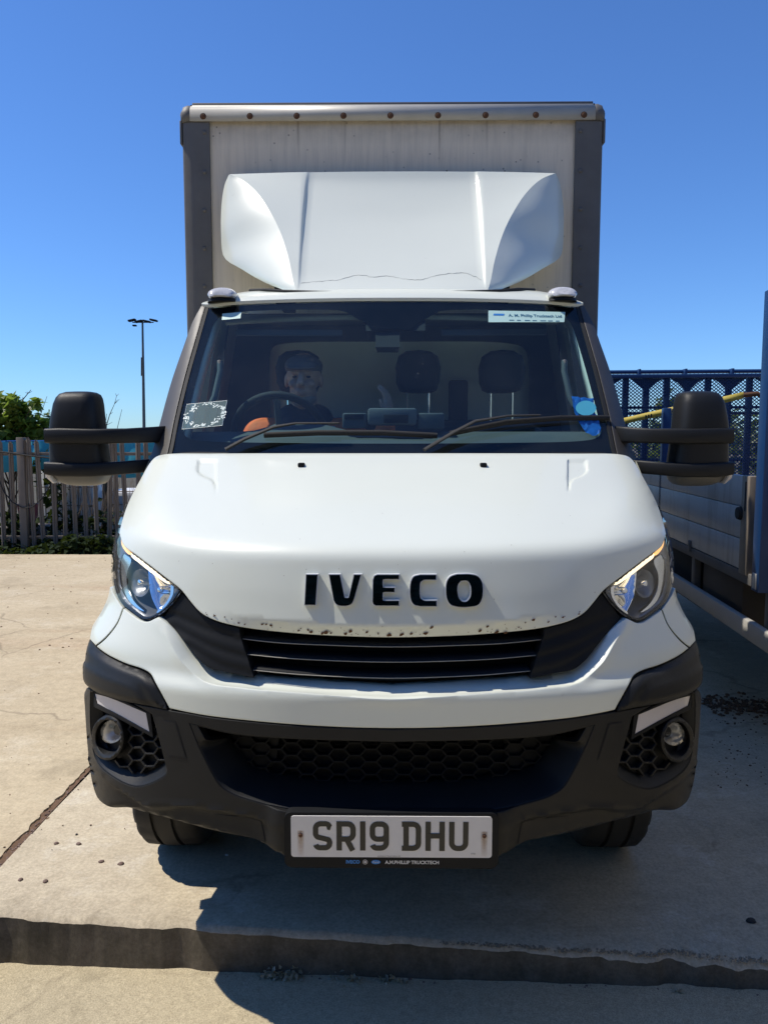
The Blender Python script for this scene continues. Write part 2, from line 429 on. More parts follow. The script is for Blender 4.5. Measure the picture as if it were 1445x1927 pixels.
# chipped paint along the lid's lower edge
rc = random.Random(3)
bm = bmesh.new()
cl = np.concatenate([low_c, np.stack([2 * CX - low_c[::-1, 0], low_c[::-1, 1]], 1)])
chips = []
for i in range(64):
    k = rc.randint(2, len(cl) - 3); big = rc.random()
    chips.append((cl[k][0] + rc.uniform(-3, 3), cl[k][1] - (2.5 + abs(rc.gauss(0, 7))), 1.0 + 3.2 * big ** 4))
for (x, y, r) in [(612, 1191, 5), (605, 1192, 4), (583, 1190, 4), (650, 1193, 4), (733, 1195, 5), (757, 1194, 4), (775, 1193, 3.5), (802, 1192, 4.5), (938, 1189, 4.5), (955, 1190, 4), (560, 1187, 2.5), (690, 1190, 3)]:
    chips.append((x, y, r))
for i in range(26): chips.append((rc.uniform(300, 1170), rc.uniform(960, 1170), rc.uniform(.5, .9)))
cx, cy = np.array([c[0] for c in chips]), np.array([c[1] for c in chips])
P, N = hits(cx, cy, nose); O = bonnet_off(cx, cy, None, None) + .0012
for i, (x, y, r) in enumerate(chips):
    p = Vector(P[i] + N[i] * O[i]); n = Vector(N[i])
    if segdist(np.array([fold(x)]), np.array([y]), low_c, False)[0] < 21: n = (n + Vector((0, -.5, -1.3))).normalized()
    a = n.orthogonal().normalized(); b_ = n.cross(a); m_ = rc.randint(6, 9); s = r * .0016
    bm.faces.new([bm.verts.new(p + n * .0008 + (a * math.cos(q) + b_ * math.sin(q) * .75) * s * rc.uniform(.6, 1.25)) for q in [2 * math.pi * k / m_ for k in range(m_)]])
tag(bm_link(bm, 'chipped_paint', bonnet, M['rust'], normals=False), kind='stuff')
# washer jets
for px in (567, 909):
    p, n = ppt(px, 877); 
    box('washer_jet', p + Vector((-.011, -.012, -.004)), p + Vector((.011, .014, .011)), M['plastic2'], bonnet, .004)

# raised chrome letters
letters = {
 'I': [[(577, 1081, 1), (601, 1081, 1), (597, 1140, 1), (574, 1140, 1)]],
 'V': [[(619, 1081, 1), (642, 1081, 1), (651, 1124, 1), (656, 1124, 1), (666, 1081, 1), (682, 1081, 1), (668, 1130, 1), (664, 1137), (656, 1141), (640, 1141), (632, 1137), (628, 1130, 1)]],
 'E': [[(710, 1081, 1), (752, 1081, 1), (752, 1092, 1), (722, 1092, 1), (722, 1105, 1), (744, 1105, 1), (744, 1116, 1), (722, 1116, 1), (722, 1129, 1), (752, 1129, 1), (752, 1141, 1), (708, 1141, 1), (702, 1138), (700, 1132, 1), (701, 1092, 1), (704, 1084)]],
 'C': [[(790, 1081, 1), (821, 1081, 1), (821, 1093, 1), (798, 1093, 1), (792, 1097), (791, 1104), (791, 1118), (793, 1126), (799, 1129, 1), (822, 1129, 1), (822, 1142, 1), (790, 1142, 1), (777, 1138), (771, 1127), (771, 1098), (777, 1085)]],
 'O': [[(858, 1080), (884, 1080), (898, 1084), (906, 1096), (906, 1126), (898, 1139), (882, 1143), (860, 1143), (845, 1138), (838, 1126), (838, 1096), (845, 1085)], [(866, 1095), (861, 1103), (862, 1121), (868, 1130), (876, 1130), (882, 1122), (882, 1103), (877, 1095)]]}
m, t, b = new_mat('letter_painted_reflection')
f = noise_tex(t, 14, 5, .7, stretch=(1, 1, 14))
t.links.new(ramp(t, f, [(.40, (.006, .012, .017)), (.62, (.02, .05, .055)), (.80, (.16, .22, .24))]), b.inputs['Base Color'])  # streaks of a dark green reflection put into the base colour
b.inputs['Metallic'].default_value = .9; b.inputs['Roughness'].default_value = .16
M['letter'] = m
M['edge'] = simple('silver_letter_edge', (.78, .79, .79), .28, .25, var=.04)
for ch, pl in letters.items():
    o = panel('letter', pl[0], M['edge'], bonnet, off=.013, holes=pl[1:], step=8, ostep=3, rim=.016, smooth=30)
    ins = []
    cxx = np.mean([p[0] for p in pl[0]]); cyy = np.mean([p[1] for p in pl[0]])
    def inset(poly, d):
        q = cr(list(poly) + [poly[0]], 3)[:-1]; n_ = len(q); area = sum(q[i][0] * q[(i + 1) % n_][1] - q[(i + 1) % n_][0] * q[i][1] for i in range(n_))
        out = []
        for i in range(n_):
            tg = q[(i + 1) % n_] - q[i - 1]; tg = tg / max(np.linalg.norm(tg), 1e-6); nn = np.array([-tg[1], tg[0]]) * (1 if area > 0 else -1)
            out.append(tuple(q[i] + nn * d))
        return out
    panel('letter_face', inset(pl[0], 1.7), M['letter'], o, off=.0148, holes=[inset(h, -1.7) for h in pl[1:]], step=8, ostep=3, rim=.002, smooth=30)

# ---- headlights
lens_ol = [(235, 950), (228, 985), (226, 1004), (234, 1029), (258, 1049), (306, 1087), (337, 1113, 1), (322, 1134), (296, 1157), (272, 1166), (246, 1151), (222, 1130), (211, 1100), (208, 1060), (212, 1028), (221, 988)]
hsg = panel('headlight', lens_ol, M['darkchrome'], truck, off=lambda x, y, ol, hl: -.012 - .075 * sm(2, 26, segdist(x, y, ol)), step=5, rim=.05, rimmat=M['plastic2'], both=True)
panel('lens', lens_ol, M['lens'], hsg, off=.0, step=7, rim=.012, both=True)
# dark gasket round the lens
panel('gasket', lens_ol, M['plastic2'], hsg, off=-.004, holes=[[(p[0] + (272 - p[0]) * .055, p[1] + (1080 - p[1]) * .045) for p in lens_ol]], step=6, rim=.008, both=True)
panel('indicator', [(226, 990), (230, 1014), (238, 1032), (236, 1043), (222, 1028), (220, 1006)], M['amber'], hsg, off=-.012, step=4, rim=.006, both=True)
panel('light_guide', [(238, 1031), (257, 1051), (290, 1077), (318, 1098), (308, 1099), (280, 1081), (252, 1059), (236, 1044)], M['whitelamp'], hsg, off=-.016, step=4, rim=.010, both=True)
panel('reflector', [(262, 1066, 1), (318, 1104, 1), (312, 1122), (298, 1142), (284, 1152, 1), (268, 1118)], M['reflector'], hsg,
      off=lambda x, y, ol, hl: -.028 - .035 * sm(0, 20, segdist(x, y, ol)), step=4, rim=.02, both=True)
panel('reflector', [(320, 1106, 1), (334, 1113), (318, 1134), (300, 1150), (306, 1132)], M['chrome'], hsg,
      off=lambda x, y, ol, hl: -.022 - .018 * sm(0, 7, segdist(x, y, ol)) + .004 * np.sin(x * .9) * np.cos(y * .7), step=3, rim=.02, both=True)
panel('bezel', [(318, 1102), (316, 1120), (302, 1142), (287, 1155), (285, 1152), (299, 1139), (311, 1120), (313, 1101)], M['chrome'], hsg, off=-.018, step=4, rim=.012, both=True)
panel('bezel', [(222, 1040), (236, 1052), (228, 1080), (230, 1110), (246, 1136), (262, 1150), (246, 1143), (222, 1118), (214, 1085), (216, 1052)], M['reflector'], hsg, off=-.016, step=4, rim=.02, both=True)
panel('reflector_bowl', [(262 + 24 * math.cos(a) * .8 - 16, 1096 + 26 * math.sin(a)) for a in np.linspace(0, 2 * math.pi, 13)[:-1]], M['darkchrome'], hsg,
      off=lambda x, y, ol, hl: -.03 - .03 * sm(0, 18, segdist(x, y, ol)), step=4, rim=.02, both=True)
for hh, s in zip(hsg, (1, -1)):
    p, n = ppt(288, 1110, off=-.040); q, n2 = ppt(246, 1096, off=-.045)
    for pp, nn, rr in ((p, n, .012), (q, n2, .014)):
        bm = bmesh.new(); mm = Matrix.Translation(pp) @ nn.to_track_quat('Z', 'Y').to_matrix().to_4x4()
        b_lathe(bm, [(0, .022), (rr * .6, .020), (rr, .008), (rr, -.02)], mm, 20)
        for v in bm.verts: v.co.x *= s
        bm_link(bm, 'bulb', hh, M['reflector'], 40)

# ---- white front panel below the grille, wing corners
grille_low = [(298, 1163, 1), (310, 1172), (330, 1196), (368, 1244), (392, 1262), (420, 1267), (470, 1273), (600, 1281), (737, 1284)]
ledge = [(296, 1172), (316, 1202), (338, 1240), (356, 1260), (387, 1285), (460, 1297), (560, 1305), (737, 1316)]
gl_c, le_c = cr(grille_low + [(760, 1290)], 4), cr(ledge + [(760, 1316)], 4)
def front_off(x, y, ol, hl):
    xf = fold(x); dt = segdist(xf, y, gl_c, False); dl = segdist(xf, y, le_c, False)
    band = inpoly(xf, y, np.concatenate([gl_c, le_c[::-1]]))
    amp = .055 * sm(296, 370, xf)
    o = np.where(band | (dt < .8), -amp * dl / np.maximum(dl + dt, 1e-6), 0)
    return o + .004 * np.exp(-(dl / 9.0) ** 2)
lin2 = ledge + mir(ledge)[::-1][1:]
front_panel = panel('front_panel', sym(grille_low[::-1] + [(272, 1172), (244, 1156), (232, 1147, 1), (220, 1176), (197, 1205), (181, 1218, 1), (200, 1232), (235, 1249), (268, 1260), (283, 1269), (293, 1287), (319, 1334, 1), (352, 1341), (400, 1349), (560, 1364), (737, 1370)]),
      M['paint'], truck, off=front_off, step=8, rim=.03, lines=[lin2])
panel('wing_corner', [(206, 1106), (213, 1120), (223, 1136), (230, 1146, 1), (218, 1175), (195, 1203), (179, 1216, 1), (168, 1204, 1), (173, 1180), (190, 1152), (202, 1125)], M['paint'], truck, step=6,
      rim=lambda x, y: .38 if x < 205 else .03, both=True)
clad_crease = [(160, 1248), (200, 1270), (257, 1291), (267, 1300), (280, 1328)]
cc_ = cr(clad_crease, 3)
def clad_off(x, y, ol, hl):
    yl = np.interp(x, cc_[:, 0], cc_[:, 1]); return .010 + .006 * (1 - sm(-5, 5, yl - y)) - .012 * (1 - sm(0, 11, segdist(x, y, ol)))
panel('corner_cladding', [(166, 1205), (179, 1220), (200, 1236), (235, 1253), (266, 1264), (280, 1273), (290, 1290), (316, 1336, 1), (275, 1328), (230, 1319), (180, 1302), (160, 1285), (157, 1260), (160, 1225)],
      M['plastic'], truck, off=clad_off, step=5, rim=lambda x, y: .38 if x < 170 else .03, lines=[clad_crease], both=True)

# ---- grille
grille = panel('grille', sym([(737, 1196), (560, 1189), (440, 1174), (420, 1185), (440, 1240), (470, 1276), (600, 1286), (737, 1290)]), M['black'], truck, off=-.095, step=14, rim=.0)
wing_l = [[(318, 1150), (380, 1176), (447, 1199)], [(326, 1176), (390, 1210), (457, 1231)], [(352, 1212), (410, 1246), (470, 1263)]]
wl = [cr(l, 4) for l in wing_l]
def wing_off(x, y, ol, hl):
    ys = np.stack([np.interp(x, l[:, 0], l[:, 1]) for l in wl], 0)
    o = np.full(x.shape, -.012)
    for k in range(3):
        d = y - ys[k]; o = o - .0045 * np.where(d > 7, np.exp(-(d - 7) / 14.0), 1.0) * sm(-7, 7, d)
    return o
panel('grille_wing', [(300, 1161), (337, 1117, 1), (356, 1136), (375, 1156), (400, 1170), (447, 1183, 1), (449, 1200), (459, 1230), (474, 1276, 1), (420, 1266), (393, 1260), (369, 1242), (331, 1194)],
      M['plastic2'], grille, off=wing_off, step=5, rim=.05, lines=wing_l + [[(p[0], p[1] + 3) for p in l] for l in wing_l], both=True)
for cv in ([(447, 1199), (520, 1207), (620, 1212), (737, 1215)], [(457, 1229), (540, 1237), (640, 1242), (737, 1244)], [(470, 1260), (560, 1268), (650, 1272), (737, 1274)]):
    full = cv + mir(cv)[::-1][1:]; c_ = cr(full, 8)
    sec = [(-12, -.075), (-5, -.042), (-1, -.032), (3, -.030), (5, -.034), (6.5, -.075)]
    curves = []
    for dr, of in sec:
        P, N = hits(c_[:, 0], c_[:, 1] + dr, nose); P = P + N * of; curves.append([tuple(p) for p in P])
    sl_ = loft('slat', curves, M['plastic2'], grille, smooth=50)
    P, N = hits(c_[:, 0], c_[:, 1] + 3.6, nose); P = P + N * -.028
    tube('trim_strip', [Vector(p) for p in P], .0011, M['alu'], sl_, 6)

# ---- lower bumper
pod_out = [(169, 1301, 1), (200, 1308), (250, 1326), (286, 1346, 1), (300, 1396), (314, 1450, 1), (312, 1460), (258, 1483), (210, 1464), (181, 1436), (170, 1382), (168, 1330)]
pod_in = [(173, 1305, 1), (200, 1311), (250, 1329), (282, 1349, 1), (293, 1396), (302, 1440, 1), (256, 1464), (212, 1449), (186, 1424), (175, 1385), (172, 1340)]
open_out = sym([(737, 1396), (560, 1391), (440, 1381), (356, 1362, 1), (374, 1406), (400, 1458), (416, 1482), (442, 1498), (500, 1516, 1), (560, 1526), (640, 1531), (737, 1533)])
crease = [(168, 1436), (200, 1472), (232, 1496), (276, 1523), (310, 1525), (346, 1522), (420, 1532), (490, 1545), (505, 1552)]
cl_c = cr(crease, 4)
def bump_off(x, y, ol, hl):
    xf = fold(x); yl = np.interp(xf, cl_c[:, 0], cl_c[:, 1]); below = sm(-5, 6, y - yl)
    o = -.012 * below * sm(180, 250, xf) * (1 - sm(470, 510, xf)) * (1 - .7 * sm(20, 70, y - yl)) + .004 * np.exp(-((y - yl + 4) / 5.0) ** 2)
    o = o + .016 * sm(495, 530, xf) * sm(1500, 1530, y)
    bot = np.interp(xf, [228, 330, 480, 540, 737], [1533, 1562, 1594, 1616, 1626])
    return o - .03 * (1 - sm(0, 16, bot - y)) ** 2
bumper = panel('bumper', sym([(737, 1373), (560, 1367), (400, 1352), (352, 1344), (320, 1339), (275, 1331), (230, 1322), (180, 1306), (162, 1297, 1), (158, 1305), (159, 1340), (166, 1430), (174, 1480), (186, 1508), (226, 1533), (262, 1546), (330, 1562), (400, 1579), (480, 1593), (515, 1598), (532, 1610), (552, 1619), (640, 1624), (737, 1626)]),
      M['plastic'], truck, off=bump_off, holes=[pod_out, mir(pod_out), open_out], step=8, lines=[crease, [(p[0], p[1] + 3) for p in crease], mir(crease), mir([(p[0], p[1] + 3) for p in crease])],
      rim=lambda x, y: .34 if (abs(x - CX) > 490 and y > 1297) else (.10 if y > 1500 else .03))
po_c, = [cr(pod_out + [pod_out[0]], 4)]
panel('lamp_surround', pod_out, M['plastic'], [bumper, bumper], holes=[pod_in], off=lambda x, y, ol, hl: -.001 - .032 * np.clip(segdist(x, y, ol) / (segdist(x, y, ol) + segdist(x, y, hl[0]) + 1e-6), 0, 1), step=4, rim=.02, both=True)
open_in = sym([(737, 1397), (560, 1392), (440, 1383), (372, 1368, 1), (396, 1410), (424, 1452), (446, 1473), (500, 1490), (560, 1500), (640, 1505), (737, 1507)])
panel('intake_surround', open_out, M['plastic'], bumper, holes=[open_in], off=lambda x, y, ol, hl: -.001 - .10 * np.clip(segdist(x, y, ol) / (segdist(x, y, ol) + segdist(x, y, hl[0]) + 1e-6), 0, 1) * sm(1392, 1420, y), step=5, rim=.03)
def lattice(name, region, c0, pc, pr, a, b_, wpx, offs, dep, mat, parent, mirror=False):
    reg = cr(region + [region[0]], 5); x0, y0 = reg.min(0) - 30; x1, y1 = reg.max(0) + 30
    segs = set()
    for i in range(int((x0 - c0[0]) / pc) - 2, int((x1 - c0[0]) / pc) + 3):
        for j in range(int((y0 - c0[1]) / pr) - 2, int((y1 - c0[1]) / pr) + 3):
            cx_, cy_ = c0[0] + i * pc, c0[1] + j * pr + (pr / 2 if i % 2 else 0)
            v = [(cx_ - a, cy_ - pr / 2), (cx_ + a, cy_ - pr / 2), (cx_ + b_, cy_), (cx_ + a, cy_ + pr / 2), (cx_ - a, cy_ + pr / 2), (cx_ - b_, cy_)]
            for k in range(6):
                e = tuple(sorted([(round(v[k][0], 1), round(v[k][1], 1)), (round(v[(k + 1) % 6][0], 1), round(v[(k + 1) % 6][1], 1))])); segs.add(e)
    q = []
    for (p0, p1) in sorted(segs):
        md = np.array([[(p0[0] + p1[0]) / 2, (p0[1] + p1[1]) / 2], p0, p1])
        if inpoly(md[:, 0], md[:, 1], reg).sum() < 2 or not inpoly(md[:1, 0], md[:1, 1], reg)[0]: continue
        p0, p1 = np.array(p0), np.array(p1); tg = (p1 - p0) / np.linalg.norm(p1 - p0); nn = np.array([-tg[1], tg[0]]) * wpx / 2; p0 = p0 - tg * wpx * .3; p1 = p1 + tg * wpx * .3
        q.append([p0 + nn, p1 + nn, p1 - nn, p0 - nn])
    if not q: return
    Q = np.array(q).reshape(-1, 2); P, N = hits(Q[:, 0], Q[:, 1], nose); A = P + N * offs; B = P + N * (offs - dep)
    vs = []; fs = []
    for k in range(len(q)):
        b0 = len(vs); vs += [tuple(p) for p in A[4 * k:4 * k + 4]] + [tuple(p) for p in B[4 * k:4 * k + 4]]
        fs += [(b0, b0 + 1, b0 + 2, b0 + 3), (b0, b0 + 4, b0 + 5, b0 + 1), (b0 + 1, b0 + 5, b0 + 6, b0 + 2), (b0 + 2, b0 + 6, b0 + 7, b0 + 3), (b0 + 3, b0 + 7, b0 + 4, b0)]
    for s in ((1, -1) if mirror else (1,)):
        me = mesh_of([(s * x, y, z) for x, y, z in vs], fs if s == 1 else [f[::-1] for f in fs], name)
        link(me, name, parent, mat)
panel('intake_backing', sym([(737, 1380), (560, 1376), (270, 1336, 1), (310, 1420), (350, 1490), (420, 1520), (560, 1512), (737, 1522)]), M['black'], bumper, off=-.135, step=12, rim=0)
wide = lambda pl, k: [(CX + (p[0] - CX) * k,) + tuple(p[1:]) for p in pl]
lattice('honeycomb_grille', sym([(737, 1384), (560, 1380), (300, 1345), (330, 1420), (380, 1490), (450, 1520), (737, 1545)]), (399, 1391), 33, 25, 11, 22, 3.6, -.105, .022, M['plastic2'], bumper)
panel('blanking_plate', [(295, 1344), (420, 1374), (500, 1384), (500, 1436), (490, 1475), (430, 1500), (370, 1480), (325, 1420)], M['plastic2'], bumper, off=-.118, step=9, rim=.01, both=True)
# fog lamp pods
panel('pod_backing', pod_in, M['plastic2'], [bumper, bumper], off=-.038, step=7, rim=0, both=True)
lattice('pod_grille', [(232, 1352), (280, 1362), (298, 1440), (256, 1461), (205, 1444), (228, 1424), (232, 1390)], (246, 1378), 25, 24, 8, 17, 3.2, -.020, .018, M['plastic'], bumper, True)
panel('running_lamp', [(171, 1308, 1), (200, 1316), (270, 1345, 1), (277, 1382, 1), (225, 1353), (176, 1327, 1)], M['frost'], [bumper, bumper], off=-.010, step=5, rim=.025, both=True)
panel('lamp_frame', [(167, 1304, 1), (200, 1311), (279, 1346, 1), (284, 1392, 1), (225, 1360), (170, 1333, 1)], M['plastic2'], [bumper, bumper], off=-.008, holes=[[(171, 1308, 1), (200, 1316), (270, 1345, 1), (277, 1382, 1), (225, 1353), (176, 1327, 1)]], step=5, rim=.03, both=True)
ell = lambda cx_, cy_, rx, ry, n=28: [(cx_ + rx * math.cos(2 * math.pi * k / n), cy_ + ry * math.sin(2 * math.pi * k / n)) for k in range(n)]
panel('fog_lamp_ring', ell(199, 1392, 31, 42), M['plastic'], [bumper, bumper], holes=[ell(200, 1391, 24, 34)], off=lambda x, y, ol, hl: .006 * np.minimum(1, np.minimum(segdist(x, y, ol), segdist(x, y, hl[0])) / 3) - .004, step=4, rim=.06, both=True)
panel('fog_lamp_cup', ell(200, 1391, 25, 35), M['plastic'], [bumper, bumper], off=-.045, step=6, rim=0, both=True)
fr_ = panel('fog_lamp', ell(199, 1382, 21, 22), M['darkchrome'], [bumper, bumper], off=lambda x, y, ol, hl: -.018 - .030 * sm(0, 18, segdist(x, y, ol)) + .0015 * np.sin(x * 1.1), step=3, rim=.02, both=True)
panel('fog_lens', ell(199, 1382, 21, 22), M['lens'], fr_, off=lambda x, y, ol, hl: -.014 + .008 * sm(0, 20, segdist(x, y, ol)), step=4, rim=.006, both=True)
# flush covers
for ol in ([(307, 1358, 1), (329, 1361, 1), (350, 1427, 1), (317, 1422, 1)], [(402, 1537, 1), (490, 1548, 1), (499, 1585, 1), (410, 1570, 1)]):
    g = [(p[0] + (-1.6 if p[0] < np.mean([q[0] for q in ol]) else 1.6), p[1] + (-1.6 if p[1] < np.mean([q[1] for q in ol]) else 1.6), 1) for p in ol]
    off2 = lambda x, y, o_, h_: bump_off(x, y, o_, h_) + .0012
    off3 = lambda x, y, o_, h_: bump_off(x, y, o_, h_) + .0020
    panel('cover_gap', g, M['black'], [bumper, bumper], off=off2, step=6, rim=0, both=True)
    panel('flush_cover', ol, M['plastic'], [bumper, bumper], off=off3, step=6, rim=0, both=True)
panel('gap_dark_sheet', sym([(737, 1150), (500, 1150), (330, 1170), (220, 1190), (190, 1260), (190, 1420), (210, 1490), (300, 1530), (500, 1570), (737, 1590)]), M['black'], truck, off=-.15, step=16, rim=.0)  # unseen black sheet added behind the panels so their gaps stay dark

# ---- number plate
pc = at(737, 1575, 1.902); pw, ph = .52, .111
def rrect(w_, h_, r, n=5):
    out = []
    for cx_, cy_, a0 in ((w_/2-r, h_/2-r, 0), (-w_/2+r, h_/2-r, 90), (-w_/2+r, -h_/2+r, 180), (w_/2-r, -h_/2+r, 270)):
        for k in range(n + 1):
            a = R(a0 + 90 * k / n); out.append((cx_ + r * math.cos(a), cy_ + r * math.sin(a)))
    return out
def plate_mesh(poly, org, thick):
    vs = [(org.x + a, org.y, org.z + b) for a, b in poly] + [(org.x + a, org.y + thick, org.z + b) for a, b in poly]; n = len(poly)
    return mesh_of(vs, [tuple(range(n))] + [(i, i + n, (i + 1) % n + n, (i + 1) % n) for i in range(n)])
m, t, b = new_mat('plate_white'); f = noise_tex(t, 30, 8, .7)
t.links.new(mix(t, mth(t, 'MULTIPLY', f, .5), (.74, .72, .69), (.58, .56, .53)), b.inputs['Base Color']); b.inputs['Roughness'].default_value = .3
M['plate'] = m
M['ink'] = simple('plate_black', (.012, .014, .014), .35)
holder = link(plate_mesh(rrect(.556, .150, .02), pc + Vector((0, .004, -.012)), .03), 'plate_holder', truck, M['plastic2'], 30)
plate = link(plate_mesh(rrect(pw, ph, .008), pc, .003), 'number_plate', truck, M['plate'], 30)
# 50 x 79 mm characters from 14 mm strokes
def stroke(bm, pts, w_=.014, closed=False):
    pts = [p for i, p in enumerate(pts) if i == 0 or math.hypot(p[0] - pts[i - 1][0], p[1] - pts[i - 1][1]) > 1e-4]
    if closed and math.hypot(pts[0][0] - pts[-1][0], pts[0][1] - pts[-1][1]) < 1e-4: pts = pts[:-1]
    n = len(pts); P = [Vector((p[0], p[1])) for p in pts]; L = []; Rr = []
    for i in range(n):
        a = P[i - 1] if (i > 0 or closed) else None; c_ = P[(i + 1) % n] if (i < n - 1 or closed) else None
        d1 = (P[i] - a).normalized() if a is not None else None; d2 = (c_ - P[i]).normalized() if c_ is not None else None
        if d1 is None: d1 = d2
        if d2 is None: d2 = d1
        n1 = Vector((-d1.y, d1.x)); n2 = Vector((-d2.y, d2.x)); mm = (n1 + n2)
        mm = mm.normalized() if mm.length > 1e-4 else n1; k = w_ / 2 / max(.4, mm.dot(n1)); L.append(P[i] + mm * k); Rr.append(P[i] - mm * k)
    for i in range(n if closed else n - 1):
        j = (i + 1) % n
        bm.faces.new([bm.verts.new((q.x, 0, q.y)) for q in (L[i], L[j], Rr[j], Rr[i])])
def arc(cx_, cy_, r, a0, a1, n=6): return [(cx_ + r * math.cos(R(a0 + (a1 - a0) * k / n)), cy_ + r * math.sin(R(a0 + (a1 - a0) * k / n))) for k in range(n + 1)]
r7 = .007; W_, H_ = .050, .079
def rr_box(x0, y0, x1, y1, r): return arc(x1 - r, y1 - r, r, 0, 90) + arc(x0 + r, y1 - r, r, 90, 180) + arc(x0 + r, y0 + r, r, 180, 270) + arc(x1 - r, y0 + r, r, 270, 360)
G = {
 'S': [(([(W_ - .004, .061)] + arc(W_ - r7 - .010, H_ - r7 - .010, .010, 0, 90) + arc(r7 + .013, H_ - r7 - .013, .013, 90, 180) + arc(r7 + .012, .046, .012, 180, 235) + [(W_ - .018, .031)] + arc(W_ - r7 - .012, r7 + .014, .012, 40, 0)[:] + arc(W_ - r7 - .012, r7 + .012, .012, 0, -90) + arc(r7 + .011, r7 + .011, .011, 270, 195)), False)],
 'R': [([(r7, 0), (r7, H_)], False), ([(r7, H_ - r7)] + arc(W_ - r7 - .014, H_ - r7 - .014, .014, 90, 0) + arc(W_ - r7 - .014, .031 + .014, .014, 0, -90) + [(r7, .031)], False), ([(.026, .031), (W_ - .008, 0)], False)],
 '1': [([(r7, 0), (r7, H_)], False)],
 '9': [(rr_box(r7, .031, W_ - r7, H_ - r7, .013), True), ([(W_ - r7, .05)] + [(W_ - r7, .022)] + arc(W_ - r7 - .015, r7 + .015, .015, 0, -90) + arc(r7 + .011, r7 + .011, .011, 270, 195), False)],
 'D': [([(.004 + r7, 0), (.004 + r7, H_)], False), ([(0, H_ - r7)] + arc(W_ - r7 - .014, H_ - r7 - .014, .014, 90, 0) + arc(W_ - r7 - .014, r7 + .014, .014, 0, -90) + [(0, r7)], False)],
 'H': [([(r7, 0), (r7, H_)], False), ([(W_ - r7, 0), (W_ - r7, H_)], False), ([(r7, .041), (W_ - r7, .041)], False)],
 'U': [([(r7, H_)] + arc(r7 + .015, r7 + .015, .015, 180, 270) + arc(W_ - r7 - .015, r7 + .015, .015, 270, 360) + [(W_ - r7, H_)], False)]}
x = -.203
for ch in 'SR19 DHU':
    if ch == ' ': x += .022; continue
    bm = bmesh.new()
    for j, (pts, cl_) in enumerate(G[ch]):
        b0 = len(bm.verts); stroke(bm, pts, .014, cl_)
        bm.verts.ensure_lookup_table()
        for v in bm.verts[b0:]: v.co += Vector((pc.x + x, pc.y - .0008 - .0003 * j, pc.z - .037))
    bm_link(bm, 'character', plate, M['ink'], normals=False)
    x += (.014 if ch == '1' else .050) + .011
for sx in (-.235, .240):
    bm = bmesh.new(); b_lathe(bm, [(0, .003), (.004, .003), (.0055, .001), (.0055, -.002)], Matrix.Translation(pc + Vector((sx, -.001, .004))) @ Matrix.Rotation(R(90), 4, 'X'), 12); bm_link(bm, 'screw', plate, M['rust'], 40)
    rr_ = random.Random(int(sx * 100)); vs = []
    m, t, b = new_mat('rust_stain'); b.inputs['Base Color'].default_value = (.42, .22, .06, 1); b.inputs['Roughness'].default_value = .8
    tc = nd(t, 'ShaderNodeTexCoord'); sp = nd(t, 'ShaderNodeSeparateXYZ'); t.links.new(tc.outputs['Object'], sp.inputs[0])
    dx = mth(t, 'ABSOLUTE', mth(t, 'SUBTRACT', sp.outputs[0], pc.x + sx)); dz = mth(t, 'SUBTRACT', pc.z + .004, sp.outputs[2])
    fall = mth(t, 'MULTIPLY', mth(t, 'SUBTRACT', 1, mth(t, 'MULTIPLY', dx, 105), True), mth(t, 'SUBTRACT', 1, mth(t, 'MULTIPLY', mth(t, 'ABSOLUTE', dz), 17), True))
    t.links.new(mth(t, 'MULTIPLY', mth(t, 'POWER', fall, .75), mth(t, 'ADD', .15, mth(t, 'MULTIPLY', noise_tex(t, 160, 4), .8)), True), b.inputs['Alpha'])
    me = mesh_of([(pc.x + sx + a, pc.y - .0005, pc.z + c_) for a, c_ in ((-.01, .016), (-.01, -.052), (.01, -.052), (.01, .016))], [(0, 1, 2, 3)]); link(me, 'rust_streak', plate, m)
def put_text(s, size, org, mat, name, parent, bold=0.0, align='LEFT', rot=None):
    me = text_mesh(s, size, 0.0, bold, align)
    mt_ = Matrix.Translation(org) @ (rot if rot is not None else Matrix.Rotation(R(90), 4, 'X'))
    me.transform(mt_); me.materials.clear(); me.materials.append(mat); return link(me, name, parent)
M['white_print'] = simple('white_print', (.62, .62, .6), .5)
M['blue_print'] = simple('blue_print', (.03, .20, .55), .5)
M['teal_print'] = simple('dark_teal_print', (.03, .13, .22), .5)
put_text('A.M.PHILLIP TRUCKTECH', .0125, pc + Vector((-.016, .0025, -.0745)), M['white_print'], 'lettering', holder, .0004)
put_text('IVECO', .0125, pc + Vector((-.118, .0025, -.0740)), M['blue_print'], 'lettering', holder, .0006)
bm = bmesh.new(); b_lathe(bm, [(0, 0), (.0065, 0)], Matrix.Translation(pc + Vector((-.068, .0026, -.0700))) @ Matrix.Rotation(R(90), 4, 'X'), 20); bm_link(bm, 'emblem', holder, M['white_print'])
bm = bmesh.new(); b_lathe(bm, [(.0035, .0004), (.0052, .0004)], Matrix.Translation(pc + Vector((-.068, .0026, -.0700))) @ Matrix.Rotation(R(90), 4, 'X'), 20); bm_link(bm, 'emblem_ring', holder, M['rust'])
bm = bmesh.new(); b_lathe(bm, [(0, 0), (.012, 0)], Matrix.Translation(pc + Vector((-.040, .0026, -.0700))) @ Matrix.Rotation(R(90), 4, 'X'), 24, 1, .48); bm_link(bm, 'emblem', holder, M['blue_print'])
put_text('Ford', .0085, pc + Vector((-.040, .0022, -.0726)), M['white_print'], 'lettering', holder, 0.0, 'CENTER')
put_text('A.M.PHILLIP TRUCKTECH LTD', .0045, pc + Vector((-.036, -.0012, -.0535)), M['ink'], 'lettering', plate)
put_text('STW', .0055, pc + Vector((.206, -.0012, -.046)), M['ink'], 'lettering', plate)

